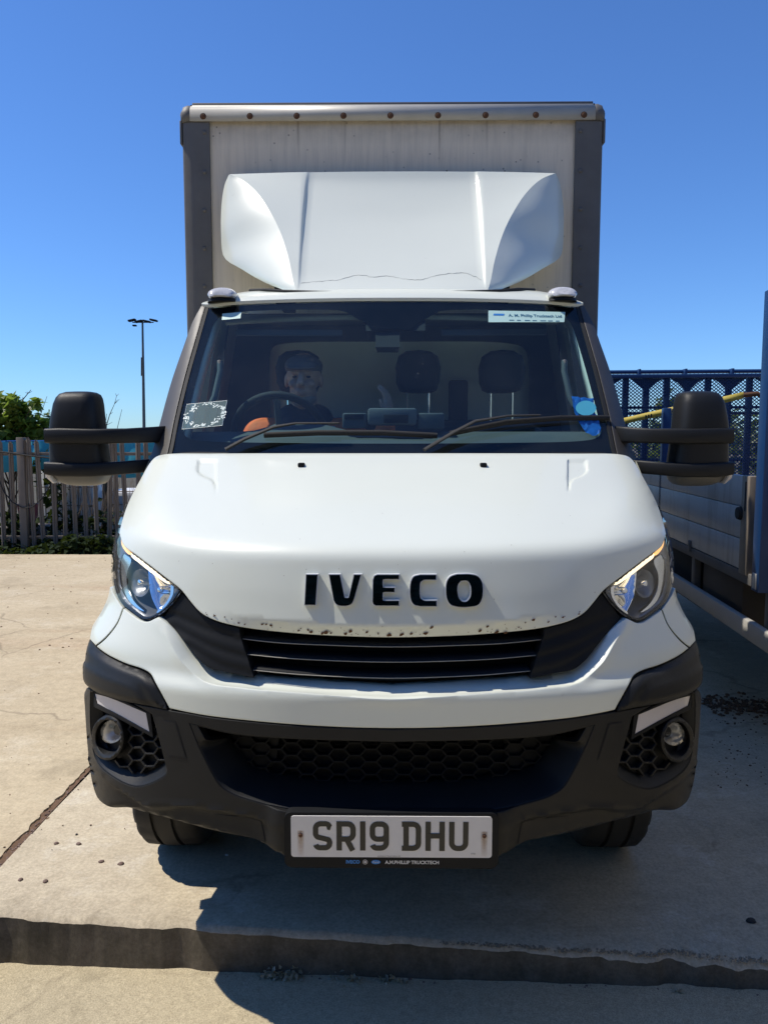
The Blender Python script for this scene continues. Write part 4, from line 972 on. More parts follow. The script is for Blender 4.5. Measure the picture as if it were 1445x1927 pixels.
# ---- chassis and wheels
for s in (-1, 1): box('chassis_rail', (s * .40 - .035, 2.3, .50), (s * .40 + .035, 8.3, .66), M['black'], truck, .004)
box('engine_bay', (-.55, 2.25, .42), (.55, 3.2, 1.0), M['black'], truck, .02)
box('underbody', (-.86, 3.25, .42), (.86, 3.9, .60), M['black'], truck, .02)
box('subframe', (-.95, 4.05, .70), (.95, 8.4, .92), M['black'], truck, .01)
def wheel(x_, y_, wd, tw=False):
    s = 1 if x_ > 0 else -1; bm = bmesh.new(); Rr = .345; seg = 96
    prof = [(-.5, .20), (-.5, .24), (-.53, .30), (-.49, .330), (-.42, .342), (-.20, .345), (-.19, .334), (-.14, .334), (-.13, .346), (.13, .346), (.14, .334), (.19, .334), (.20, .345), (.42, .342), (.49, .330), (.53, .30), (.5, .24), (.5, .20)]
    rings = []
    for u_, r_ in prof:
        ring = []
        for k in range(seg):
            q = 2 * math.pi * k / seg; rr2 = r_ - (.008 if (r_ > .325 and abs(u_) > .35 and k % 4 == 0) else 0); ring.append(bm.verts.new((x_ + u_ * wd, y_ + rr2 * math.cos(q), .345 + rr2 * math.sin(q))))
        rings.append(ring)
    for a, b3 in zip(rings[:-1], rings[1:]):
        for k in range(seg): bm.faces.new((a[k], a[(k + 1) % seg], b3[(k + 1) % seg], b3[k]))
    w_ = bm_link(bm, 'wheel', truck, M['rubber'], 40)
    bm = bmesh.new(); b_lathe(bm, [(0, .04), (.05, .04), (.06, .02), (.13, -.02), (.17, .05), (.205, .06), (.205, -.06)], Matrix.Translation((x_ + s * wd * .25, y_, .345)) @ Matrix.Rotation(R(90 * s), 4, 'Y'), 32); bm_link(bm, 'rim', w_, M['alu'], 40)
for s in (-1, 1):
    wheel(s * .795, 2.87, .215); wheel(s * .88, 6.9, .20); wheel(s * .64, 6.9, .20)
# wheel arch liners keep the light out behind the bumper
for s in (-1, 1):
    loft('arch_liner', [[(s * x_, 2.87 + .43 * math.cos(q), .36 + .43 * math.sin(q)) for q in np.linspace(R(8), R(172), 15)] for x_ in (.60, .90)], M['black'], truck)

# ---- door mirrors
M['bowl'] = simple('grey_mirror_bowl', (.10, .097, .09), .4, var=.1)
def mirror_unit(s, shift_x):
    Ym = 2.80
    def sec(py, x0, x1, ya, yb, n=28, e=.55):
        a = at(x0, py, Ym); b3 = at(x1, py, Ym); cxm, hw = (a.x + b3.x) / 2, (b3.x - a.x) / 2; ym, hy = (ya + yb) / 2, (yb - ya) / 2
        out = []
        for k in range(n):
            q = 2 * math.pi * k / n; c_, s_ = math.cos(q), math.sin(q)
            x_ = cxm + hw * math.copysign(abs(c_) ** e, c_); y_ = Ym + ym + hy * math.copysign(abs(s_) ** e, s_); out.append((-s * (x_ + shift_x), y_, a.z))
        return out
    def solid(name, secs, mat, parent):
        bm = bmesh.new(); rings = [[bm.verts.new(p) for p in sc] for sc in secs]; n = len(rings[0])
        for a, b3 in zip(rings[:-1], rings[1:]):
            for k in range(n): bm.faces.new((a[k], a[(k + 1) % n], b3[(k + 1) % n], b3[k]))
        bm.faces.new(rings[0]); bm.faces.new(rings[-1][::-1]); return bm_link(bm, name, parent, mat, 50)
    mi = solid('mirror', [sec(735.5, 128, 160, .02, .06, e=.8), sec(737, 118, 170, -.01, .08), sec(741, 109, 177, -.03, .09), sec(748, 104, 180, -.042, .10), sec(760, 100, 183, -.05, .10), sec(785, 96, 186, -.055, .10), sec(806, 94, 188.5, -.058, .10),
                          sec(835, 93.5, 192, -.055, .10), sec(868, 94, 197, -.055, .10), sec(886, 94, 198, -.055, .10)], M['plastic'], truck)
    solid('mirror_bowl', [sec(886.5, 94, 198, -.054, .10), sec(897, 98, 197, -.045, .10), sec(906, 106, 192, -.03, .10), sec(912, 118, 184, -.01, .10), sec(915, 130, 172, .02, .09)], M['bowl'], mi)
    def arm(name, pts):
        secs = []
        for (px, r0, r1, Y, dy) in pts:
            a = at(px, r0, Y); b3 = at(px, r1, Y); ring = []
            zc2, hz = (a.z + b3.z) / 2, (a.z - b3.z) / 2
            for k in range(20):
                q = 2 * math.pi * k / 20; c_, s_ = math.cos(q), math.sin(q); ring.append((-s * (a.x + shift_x), Y + dy * math.copysign(abs(c_) ** .3, c_), zc2 + hz * math.copysign(abs(s_) ** .3, s_)))
            secs.append(ring)
        return solid(name, secs, M['plastic'], mi)
    arm('mirror_arm', [(91, 812, 829, 2.80, .015), (93, 806, 834, 2.80, .058), (120, 805, 835, 2.790, .060), (180, 806.5, 836, 2.790, .055), (240, 806, 834, 2.80, .042), (292, 803, 833, 2.86, .04), (318, 801, 831, 2.93, .04)])
    arm('mirror_arm', [(91.5, 874, 888, 2.80, .015), (93, 868, 893, 2.80, .058), (120, 869, 897, 2.790, .060), (180, 871, 897, 2.790, .055), (230, 868, 893, 2.80, .042), (275, 864, 889, 2.86, .04), (318, 860, 884, 2.95, .04)])
    solid('indicator_lens', [sec(885 + 2, 93, 104, -.056, .02), sec(898, 95, 105, -.052, .02), sec(909, 103, 107, -.03, .02)], M['frost'], mi)
    gl = sec(760, 103, 180, .09, .103)
    return mi
mirror_unit(1, .03); mirror_unit(-1, .0)

# ================================================================== GROUND
def concrete(name, ca, cb, dirt, fine=90.0, moss=0.0, grit=.4, bump=.3, pale=.3, streak=.35, red=0.0):
    m, t, b = new_mat(name); tc = nd(t, 'ShaderNodeTexCoord'); vec = tc.outputs['Object']
    f1 = noise_tex(t, .55, 10, .66, vec=vec); f2 = noise_tex(t, 3.7, 11, .72, vec=vec); f3 = noise_tex(t, fine, 8, .8, vec=vec); f3b = noise_tex(t, fine * .23, 7, .7, vec=vec)
    f4 = noise_tex(t, 1.3, 10, .7, vec=vec, stretch=(.35, 2.6, 1)); f5 = noise_tex(t, 1.05, 8, .6, vec=vec)
    c = mix(t, ramp(t, f1, [(.36, (0, 0, 0)), (.64, (1, 1, 1))]), ca, cb)
    c = mix(t, mth(t, 'MULTIPLY', ramp(t, f4, [(.48, (0, 0, 0)), (.70, (1, 1, 1))]), streak), c, dirt)
    c = mix(t, mth(t, 'MULTIPLY', ramp(t, f2, [(.52, (0, 0, 0)), (.80, (1, 1, 1))]), .38), c, gray(dirt, .66))
    c = mix(t, mth(t, 'MULTIPLY', ramp(t, noise_tex(t, 2.3, 11, .75, vec=vec), [(.54, (0, 0, 0)), (.66, (1, 1, 1))]), pale), c, (min(1, ca[0] * 1.18), min(1, ca[1] * 1.26), min(1, ca[2] * 1.42)))
    if red: c = mix(t, mth(t, 'MULTIPLY', ramp(t, noise_tex(t, .8, 9, .7, vec=vec, stretch=(.3, 1.5, 1)), [(.55, (0, 0, 0)), (.68, (1, 1, 1))]), red), c, (.36, .21, .12))
    st = ramp(t, mth(t, 'ADD', mth(t, 'MULTIPLY', f5, .7), mth(t, 'MULTIPLY', f2, .3)), [(.57, (0, 0, 0)), (.62, (1, 1, 1))])
    c = mix(t, mth(t, 'MULTIPLY', st, .20), c, gray(dirt, .42))
    c = mix(t, grit, c, ramp(t, f3, [(.28, (.12, .11, .09)), (.50, (.5, .5, .5)), (.74, (.90, .89, .86))]), 'OVERLAY')
    c = mix(t, .35, c, ramp(t, f3b, [(.30, (.30, .29, .27)), (.50, (.5, .5, .5)), (.72, (.68, .68, .67))]), 'OVERLAY')
    vo = nd(t, 'ShaderNodeTexVoronoi'); vo.inputs['Scale'].default_value = 42; t.links.new(vec, vo.inputs['Vector'])
    sp = mth(t, 'MULTIPLY', ramp(t, vo.outputs['Distance'], [(0, (1, 1, 1)), (.06, (1, 1, 1)), (.12, (0, 0, 0))]), ramp(t, noise_tex(t, 7, 3, vec=vec), [(.58, (0, 0, 0)), (.68, (1, 1, 1))]))
    c = mix(t, mth(t, 'MULTIPLY', sp, .5), c, (.09, .07, .05))
    # hairline cracks
    vc = nd(t, 'ShaderNodeTexVoronoi', feature='DISTANCE_TO_EDGE'); vc.inputs['Scale'].default_value = .62
    wn = nd(t, 'ShaderNodeTexNoise'); wn.inputs['Scale'].default_value = 4.0; wn.inputs['Detail'].default_value = 8; t.links.new(vec, wn.inputs['Vector'])
    wm = nd(t, 'ShaderNodeMix', data_type='RGBA', blend_type='LINEAR_LIGHT'); wm.inputs[0].default_value = .10; t.links.new(vec, wm.inputs[6]); t.links.new(wn.outputs['Color'], wm.inputs[7]); t.links.new(wm.outputs[2], vc.inputs['Vector'])
    ck_ = mth(t, 'MULTIPLY', ramp(t, vc.outputs['Distance'], [(0, (1, 1, 1)), (.0025, (1, 1, 1)), (.006, (0, 0, 0))]), ramp(t, f1, [(.48, (0, 0, 0)), (.56, (1, 1, 1))]))
    c = mix(t, mth(t, 'MULTIPLY', ck_, .45), c, (.11, .08, .055))
    if moss:
        c = mix(t, mth(t, 'MULTIPLY', ramp(t, noise_tex(t, 7, 9, .75, vec=vec), [(.40, (0, 0, 0)), (.62, (1, 1, 1))]), moss), c, (.035, .032, .018))
    t.links.new(c, b.inputs['Base Color']); b.inputs['Roughness'].default_value = .88; b.inputs['Specular IOR Level'].default_value = .3
    bp = nd(t, 'ShaderNodeBump'); bp.inputs['Strength'].default_value = bump; bp.inputs['Distance'].default_value = .006
    h = mth(t, 'ADD', mth(t, 'MULTIPLY', f3, .5), mth(t, 'MULTIPLY', f2, 1.1)); t.links.new(h, bp.inputs['Height']); t.links.new(bp.outputs[0], b.inputs['Normal'])
    return m
M['slab'] = concrete('concrete_slab', (.52, .435, .295), (.45, .37, .245), (.37, .29, .18), 85, grit=.32, bump=.22, pale=.35, streak=.55, red=.30)
M['slab2'] = concrete('worn_slab', (.54, .465, .335), (.44, .37, .26), (.35, .285, .19), 75, grit=.45, bump=.45, pale=.65, streak=.25)
M['apron'] = concrete('exposed_aggregate', (.47, .40, .265), (.42, .36, .24), (.36, .30, .19), 210, grit=.8, bump=.5, pale=.2, streak=.15)
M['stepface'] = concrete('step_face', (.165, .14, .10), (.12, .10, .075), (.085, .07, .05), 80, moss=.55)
M['earth'] = concrete('dark_earth', (.09, .075, .05), (.07, .065, .04), (.05, .045, .028), 40)
M['soil'] = simple('crumbly_soil', (.13, .075, .042), .95, var=.5, vscale=80, bump=.8, bscale=200)
# one sheet to the horizon
g = link(mesh_of([(-2500, -2500, -.50), (2500, -2500, -.50), (2500, 2500, -.50), (-2500, 2500, -.50)], [(0, 1, 2, 3)]), 'ground', None, M['earth']); tag(g, 'dark earth ground beyond the concrete yard', None, kind='structure')
# low apron in front of the step: rises a little to the right
za = lambda x_: -.163 + (x_ + 1.2) * .036
def grid(name, xs, ys, zf, mat, kind='structure', parent=None):
    vs = [(x_, y_, zf(x_, y_)) for y_ in ys for x_ in xs]; nx = len(xs)
    fs = [(j * nx + i, j * nx + i + 1, (j + 1) * nx + i + 1, (j + 1) * nx + i) for j in range(len(ys) - 1) for i in range(nx - 1)]
    o = link(mesh_of(vs, fs), name, parent, mat, 60)
    if parent is None: tag(o, kind=kind)
    return o
xs_f = sorted(set(list(np.linspace(-12, -1.6, 8)) + list(np.linspace(-1.6, 2.4, 90)) + list(np.linspace(2.4, 12, 8))))
ys_f = sorted(set(list(np.linspace(-14, 1.4, 12)) + list(np.linspace(1.4, 2.6, 40))))
nz = lambda x_, y_, s, a: a * noise.fractal(Vector((x_ * s, y_ * s, 3.1)), .8, 2.1, 4)
apron = grid('apron', xs_f, ys_f, lambda x_, y_: za(max(-4, min(4, x_))) + nz(x_, y_, 2.2, .004), M['apron']); apron['label'] = 'pale exposed aggregate apron below the concrete step'
# step edge, chipped
e0, e1, e2 = gz(0, 1725), gz(720, 1766), gz(1445, 1806)
def edge_y(x_):
    base = np.interp(x_, [-14, e0.x, e1.x, e2.x, 14], [e0.y + (e0.x + 14) * .05, e0.y, e1.y, e2.y, e2.y - .6])
    return float(base)
def chip(x_):
    a = noise.fractal(Vector((x_ * 9, 0, 0)), .9, 2.0, 5); k = 1.0 + 1.6 * float(sm(.1, 1.0, x_))
    c = .006 * a * k + .040 * max(0.0, noise.noise(Vector((x_ * 5.3, 7, 0))) - .25) * k
    return c
def joint_x(y_): return -1.415 + .03 * (y_ - 2.7) * .9
xe = list(np.linspace(-1.41, 2.4, 420)) + list(np.linspace(2.45, 13, 20))
top_edge = []; face1 = []; face2 = []; face3 = []; inn = []
for x_ in xe:
    c_ = chip(x_); y_ = edge_y(x_) + c_; rough = .010 + .020 * float(sm(.1, 1.1, x_)) ; n2 = noise.fractal(Vector((x_ * 14, 2, 0)), .9, 2, 4)
    inn.append((x_, y_ + .16, 0.0)); top_edge.append((x_, y_ + .012 + rough * .5, -.001 - .0015 * abs(n2)))
    dz = za(x_); face1.append((x_, y_ + .001 * n2, -.012 - rough * (.5 + .5 * n2))); face2.append((x_, y_ - .004 + .004 * noise.noise(Vector((x_ * 6, 5, 0))) - .3 * c_, dz * .55)); face3.append((x_, y_ - .012 - .3 * c_, dz - .012))
# worn slab under the truck (right of the joint)
inn2 = [(x_, 10.05, 0.0) for x_ in xe]
mid = [[(x_ if x_ > -1.405 else joint_x(edge_y(x_) + dy) + .006, edge_y(x_) + dy, 0.0) for x_ in xe] for dy in (.5, 1.2, 2.2, 4.0)]
rows = [inn2] + mid[::-1] + [inn, top_edge, face1]
worn = loft('concrete_slab', rows, M['slab2'], None, smooth=50); tag(worn, 'worn concrete slab with a crumbling front edge under the truck', kind='structure')
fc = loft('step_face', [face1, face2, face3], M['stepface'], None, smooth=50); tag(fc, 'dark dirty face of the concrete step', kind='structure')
# clean slab left of the joint: ragged right edge
ysl = list(np.linspace(1.5, 4.2, 200)) + list(np.linspace(4.3, 10.05, 20))
jl = [(joint_x(y_) - .030 - .016 * noise.fractal(Vector((y_ * 12, 1, 0)), .9, 2, 4), y_, .004 - .004) for y_ in ysl]
cols = [[(-14, y_, .003) for y_ in ysl], [(-4, y_, .003) for y_ in ysl], [(p[0] - .15, p[1], .003) for p in jl], [(p[0], p[1], .001) for p in jl], [(p[0] + .004, p[1], -.02) for p in jl], [(p[0] + .005, p[1], -.06) for p in jl]]
clean = loft('concrete_slab', cols, M['slab'], None, smooth=50); tag(clean, 'smooth sandy concrete slab between the joint and the fence', kind='structure')
# soil and bits filling the joint
jf = []
for off_ in (-.035, -.01, .012, .03):
    jf.append([(joint_x(y_) + off_, y_, -.004 + .008 * noise.fractal(Vector((y_ * 25, off_ * 60, 0)), .9, 2, 4)) for y_ in ysl])
tag(loft('joint_soil', jf, M['soil'], None, smooth=60), 'brown soil packed in the slab joint', kind='structure')
# left slab's rear lip and the right slab's rear lip, down to the earth
tag(box('slab_edge', (-14, 10.04, -.5), (13, 10.10, -.006), M['stepface'], None, .01), 'rear edge of the yard slab', kind='structure')

# loose bits on the concrete
rg = random.Random(11)
def pebble(name, x_, y_, z_, r, flat, mat, label, cat, group=None):
    bm = bmesh.new(); bmesh.ops.create_icosphere(bm, subdivisions=2, radius=1)
    sd = rg.uniform(0, 50)
    for v in bm.verts:
        k = 1 + .28 * noise.noise(v.co * 1.7 + Vector((sd, 0, 0))); v.co = Vector((v.co.x * r * k, v.co.y * r * k * .8, max(-.25 * flat, v.co.z * flat) * r * k))
    lo_ = min(v.co.z for v in bm.verts); me = bpy.data.meshes.new(name); bm.to_mesh(me); bm.free()
    o = link(me, name, None, mat, 60); o.location = (x_, y_, z_ - lo_); o.rotation_euler = (0, 0, rg.uniform(0, 6)); tag(o, label, cat, group); return o
M['stone'] = simple('brown_stone', (.16, .105, .08), .8, var=.3, vscale=60)
M['darkstone'] = simple('black_stone', (.02, .02, .02), .7, var=.3, vscale=60)
for px, py, r in ((105, 1591, .010), (147, 1592, .011), (190, 1625, .011), (227, 1629, .012), (37, 1660, .010), (84, 1663, .011)):
    p = gz(px, py); pebble('pebble', p.x, p.y, 0.0, r, .5, M['stone'], 'small flat brown pebble on the sunlit concrete beside the front tyre', 'pebble', 'brown pebbles by the tyre')
p = gz(143, 1574); pebble('pebble', p.x, p.y, 0, .006, .7, M['darkstone'], 'tiny black pebble on the sunlit concrete beside the front tyre', 'pebble')
p = gz(1410, 1730); pebble('stone', p.x, p.y, 0, .016, .55, M['darkstone'], 'black stone on the shaded slab near the step edge', 'stone')
p = gz(427, 1611); pebble('stone_chip', p.x, p.y, 0, .007, .6, M['white_print'], 'tiny white stone chip in the truck shadow', 'stone')
def clods(name, pts, mat, label, kind='stuff'):
    bm = bmesh.new()
    for x_, y_, z_, r in pts:
        m_ = Matrix.Translation((x_, y_, z_ + r * .3)) @ Matrix.Rotation(rg.uniform(0, 6), 4, 'Z') @ Matrix.Diagonal((r * rg.uniform(.7, 1.4), r * rg.uniform(.7, 1.3), r * rg.uniform(.4, .8), 1))
        q = bmesh.ops.create_icosphere(bm, subdivisions=1, radius=1, matrix=m_)
        for v in q['verts']: v.co += Vector((rg.uniform(-.25, .25), rg.uniform(-.25, .25), rg.uniform(-.2, .2))) * r
    o = bm_link(bm, name, None, mat, None); tag(o, label, None, kind=kind); return o
pts = []
a0, a1 = gz(1325, 1328), gz(1450, 1326)
for i in range(420):
    q = rg.random(); c0 = a0.lerp(a1, q); pts.append((c0.x, c0.y + rg.gauss(0, .085), 0.0, rg.uniform(.004, .017) * rg.uniform(.5, 1)))
for i in range(90):
    p = gz(rg.uniform(1330, 1450), rg.uniform(1340, 1480)); pts.append((p.x, p.y, 0, rg.uniform(.002, .006)))
clods('soil_clods', pts, M['soil'], 'scatter of dark soil clods on the shaded slab beside the truck')
pts = []
for i in range(110):
    p = gz(rg.uniform(-40, 300), 1050 + 560 * rg.random() ** 1.6)
    if p.x > -1.0 and p.y < 4: continue
    pts.append((p.x, p.y, .002, rg.uniform(.0015, .005) * (1 + (p.y > 5) * .8)))
clods('grit', pts, M['soil'], 'fine dark grit scattered over the sunlit slab')
pts = [(joint_x(y_) + rg.gauss(0, .010), y_, -.006, rg.uniform(.002, .008)) for y_ in [rg.uniform(2.0, 4.3) for _ in range(420)]]
clods('joint_gravel', pts, M['stone'], 'brown gravel and bits filling the slab joint')
pts = [(x_, edge_y(x_) - .012 - abs(rg.gauss(0, .012)), za(x_) - .004, rg.uniform(.002, .006)) for x_ in [rg.uniform(-1.3, 1.4) for _ in range(260)]]
clods('step_crumbs', pts, M['stone'], 'crumbs of concrete and grit along the foot of the step')
pts = [(x_, edge_y(x_) + chip(x_) + abs(rg.gauss(0.005, .018)), -.006, rg.uniform(.0015, .005)) for x_ in [rg.uniform(.15, 1.25) for _ in range(700)]]
clods('edge_rubble', pts, simple('mossy_rubble', (.26, .225, .16), .95, var=.5, vscale=90), 'mossy rubble along the broken edge of the step')

# foliage helpers
def leaf_mesh(points, size, fold=.25, aspect=.75, jitter=.35, up=None, rnd=None):
    """one mesh of pointed, folded leaves (4 triangles each)"""
    rnd = rnd or random.Random(1); vs, fs = [], []
    for p in points:
        p = Vector(p); L_ = size * rnd.uniform(1 - jitter, 1 + jitter)
        d = Vector((rnd.gauss(0, 1), rnd.gauss(0, 1), rnd.gauss(-.25, .6))).normalized()
        n = Vector((rnd.gauss(0, .6), rnd.gauss(0, .6), 1)).normalized(); s_ = d.cross(n).normalized(); n = s_.cross(d)
        w_ = L_ * aspect / 2; b0 = len(vs)
        vs += [p, p + d * L_ * .35 + s_ * w_ + n * fold * w_, p + d * L_ * .4, p + d * L_ * .35 - s_ * w_ + n * fold * w_, p + d * L_ - n * L_ * .12]
        fs += [(b0, b0 + 2, b0 + 1), (b0, b0 + 3, b0 + 2), (b0 + 1, b0 + 2, b0 + 4), (b0 + 2, b0 + 3, b0 + 4)]
    return vs, fs
def leaf_mat(name, a, b_, trans=.35, rough=.45, spec=.5):
    m, t, b = new_mat(name)
    gi = nd(t, 'ShaderNodeNewGeometry'); c = mix(t, gi.outputs['Random Per Island'], a, b_); c = mix(t, noise_tex(t, 2.0, 3), c, gray(a, .7))
    t.links.new(c, b.inputs['Base Color']); b.inputs['Roughness'].default_value = rough; b.inputs['Specular IOR Level'].default_value = spec
    tl = nd(t, 'ShaderNodeBsdfTranslucent'); t.links.new(mix(t, .5, c, (.30, .42, .05)), tl.inputs[0]); mx = nd(t, 'ShaderNodeMixShader'); mx.inputs[0].default_value = trans
    t.links.new(b.outputs[0], mx.inputs[1]); t.links.new(tl.outputs[0], mx.inputs[2]); t.links.new(mx.outputs[0], t.nodes['Material Output'].inputs[0]); return m
M['leaf'] = leaf_mat('bright_leaf', (.15, .23, .035), (.25, .33, .06), .45)
M['ivy'] = leaf_mat('dark_ivy', (.012, .026, .008), (.026, .044, .013), .08, .8, .15)
M['treeleaf'] = leaf_mat('tree_leaf', (.05, .085, .02), (.09, .13, .03), .3)
M['bark'] = simple('bark', (.10, .075, .05), .9, var=.4, vscale=30)
M['weedm'] = leaf_mat('grey_weed', (.42, .38, .28), (.55, .50, .38), .3)
M['twig'] = simple('dead_twig', (.19, .14, .095), .9, var=.3)
# weeds at the foot of the step
for k, (px, py, r, n_) in enumerate(((505, 1829, .030, 60), (545, 1827, .032, 80), (632, 1838, .012, 16), (668, 1836, .022, 40), (727, 1836, .014, 30), (752, 1836, .016, 34), (1258, 1852, .010, 14))):
    u, dy, dz = rays(px, py); x_ = float(u) * 2.35; y_ = edge_y(x_) - .03; z_ = za(x_)
    rw_ = random.Random(k); pp = [(x_ + rw_.gauss(0, r * .7), y_ + rw_.gauss(0, r * .25), z_ + abs(rw_.gauss(0, r * .5))) for _ in range(n_)]
    vs, fs = leaf_mesh(pp, .014, rnd=rw_)
    lab = ['small dry weed tuft', 'larger dry weed tuft'][n_ > 50] + ' at the foot of the dark step'
    o = link(mesh_of(vs, fs), 'weed', None, M['weedm']); tag(o, lab, 'weed', 'weeds along the step')

# ================================================================== FENCE AND WHAT LIES BEHIND
YF = 10.75
M['galv'] = simple('weathered_galvanised_steel', (.165, .14, .115), .75, .1, var=.3, vscale=3, rvar=.2)
fence = empty('palisade_fence', (at(38, 900, YF).x, YF, -.50), 'weathered steel palisade fence along the back of the yard', 'fence')
zt_f = at(100, 826, YF).z
bm = bmesh.new()
prof = [(-.034, .0), (-.018, -.014), (-.008, -.014), (.0, -.004), (.008, -.014), (.018, -.014), (.034, .0)]
top = [-.05, -.02, .0, -.03, .0, -.02, -.05]
a = [bm.verts.new((x_, y_, 0)) for x_, y_ in prof]; b3 = [bm.verts.new((x_, y_, zt_f + .5 + d)) for (x_, y_), d in zip(prof, top)]
for k in range(6): bm.faces.new((a[k], a[k + 1], b3[k + 1], b3[k]))
me = bpy.data.meshes.new('pale'); bm.to_mesh(me); bm.free(); me.materials.append(M['galv'])
rf = random.Random(4); x_ = at(3, 900, YF).x - 2.4; posts = []
pitch_f = 19.8 / F * (YF / CT)
for k in range(75):
    px_w = x_ + k * pitch_f
    o = link(me, 'pale', fence); md = o.modifiers.new('s', 'SOLIDIFY'); md.thickness = .004
    o.location = (px_w, YF + rf.uniform(-.01, .01), -.50 + rf.uniform(-.03, .03)); o.rotation_euler = (rf.gauss(0, .012), rf.gauss(0, .012), rf.gauss(0, .10))
    if rf.random() < .10: o.rotation_euler[1] = rf.uniform(-.06, .06)
for dz in (854, 1012):
    zr_ = at(100, dz, YF).z; box('rail', (x_ - .1, YF + .015, zr_ - .025), (x_ + 75 * pitch_f, YF + .055, zr_ + .02), M['galv'], fence, .003)
for dx in (0, 2.75, 5.5, -2.75):
    xp = at(40, 900, YF).x + dx; box('post', (xp - .05, YF - .045, -.52), (xp + .05, YF + .06, zt_f + .02), M['galv'], fence, .006)
# black cable hung on the fence
cb = [at(px, py, YF - .06) for px, py in ((-20, 848), (20, 853), (55, 858), (93, 862), (110, 866), (140, 872))]
tag(tube('cable', cb, .012, M['rubber'], None, 6), 'black cable strung along the palisade fence', 'cable')
cb = [at(px, py, YF - .07) for px, py in ((-6, 900), (4, 925), (20, 945), (40, 956), (58, 955), (78, 938), (92, 915), (97, 898), (98, 870))]
tag(tube('hanging_cable', cb, .008, M['rubber'], None, 6), 'black cable loop drooping in front of the palisade fence', 'cable')
# teal debris netting
m, t, b = new_mat('teal_netting'); b.inputs['Roughness'].default_value = .7
t.links.new(mix(t, noise_tex(t, 3.5, 7, .65), (.012, .24, .34), (.07, .48, .58)), b.inputs['Base Color'])
tr = nd(t, 'ShaderNodeBsdfTransparent'); mx = nd(t, 'ShaderNodeMixShader'); t.links.new(ramp(t, noise_tex(t, 1.6, 5, .6), [(.58, (0, 0, 0)), (.72, (.45, .45, .45))]), mx.inputs[0]); t.links.new(b.outputs[0], mx.inputs[1]); t.links.new(tr.outputs[0], mx.inputs[2]); t.links.new(mx.outputs[0], t.nodes['Material Output'].inputs[0])
YN = YF + .35
def net(x_, q):
    p0 = zt_f - .03 + .035 * noise.noise(Vector((x_ * 1.3, 1, 0))); p1 = zt_f - .48 - .22 * noise.noise(Vector((x_ * .9, 9, 0))); z_ = p0 + (p1 - p0) * q
    return (x_, YN + .05 * noise.noise(Vector((x_ * 3, z_ * 3, 0))) + .03 * math.sin(x_ * 9), z_)
tag(loft('debris_netting', [[net(x2, q) for x2 in np.linspace(-8.5, -.5, 180)] for q in np.linspace(0, 1, 12)], m, None, smooth=70), 'teal debris netting hung behind the palisade fence', 'netting')
tube('netting_rope', [(x2, YN, net(x2, 0)[2]) for x2 in np.linspace(-8.5, -.5, 60)], .010, M['bluebag'], bpy.data.objects['debris_netting'], 6)
# white tote tanks in wire cages
M['tank'] = simple('white_plastic_tank', (.66, .66, .64), .45, var=.1)
def tote(x0, x1, y_, zb_, zt_, label):
    r = empty('tote_tank', ((x0 + x1) / 2, y_ + .5, -.5), label, 'tank', 'caged tanks behind the fence')
    box('bottle', (x0 + .03, y_ + .03, zb_), (x1 - .03, y_ + .97, zt_), M['tank'], r, .08)
    bm = bmesh.new()
    for x2 in np.linspace(x0, x1, 8):
        b_tube(bm, [(x2, y_, zb_), (x2, y_, zt_)], .009, 5)
    for z_ in np.linspace(zb_, zt_, 6): b_tube(bm, [(x0, y_ - .012, z_), (x1, y_ - .012, z_)], .009, 5)
    tag(bm_link(bm, 'cage', r, M['galv'], None), kind='stuff')
    box('pallet', (x0, y_, -.5), (x1, y_ + 1, zb_ - .005), M['galv'], r, .01)
zt_t = at(100, 882, 12.2).z; zb_t = at(100, 1012, 12.2).z
tote(at(66, 900, 12.2).x, at(176, 900, 12.2).x, 12.2, -.42, zt_t, 'white caged tote tank standing behind the fence near the netting')
tote(at(186, 900, 12.6).x, at(300, 900, 12.6).x, 12.6, -.42, at(200, 925, 12.6).z, 'lower white caged tote tank behind the fence near the truck cab')
p = at(50, 960, 11.6); bm = bmesh.new(); b_lathe(bm, [(0, 0), (.11, 0), (.15, .34), (.155, .34), (.14, .33), (.10, .02), (0, .02)], Matrix.Translation((p.x, 11.6, p.z - .25)), 24)
M['redp'] = simple('faded_red_plastic', (.30, .06, .06), .5); bk = tag(bm_link(bm, 'bucket', None, M['redp'], 40), 'faded red bucket behind the fence', 'bucket')
tag(box('crate', (p.x - .5, 11.45, -.5), (p.x + .35, 11.95, p.z - .25), M['galv'], None, .01), 'grey crate under the red bucket behind the fence', 'crate')
M['brickm'] = simple('broken_brick', (.36, .15, .09), .85, var=.3)
rb = random.Random(9)
for k in range(9):
    p = at(rb.uniform(30, 62), rb.uniform(1000, 1012) if k > 2 else rb.uniform(936, 945), 11.3 if k > 2 else 12.0)
    if k > 2: o = box('brick', (-.10, -.05, -.035), (.10, .05, .035), M['brickm'], None, .006); o.location = (p.x, 11.2 + rb.uniform(0, .2), -.46 + .07 * (k % 3)); o.rotation_euler = (rb.gauss(0, .1), rb.gauss(0, .1), rb.uniform(0, 3)); tag(o, 'broken red brick lying in the ivy behind the fence', 'brick', 'bricks behind the fence')
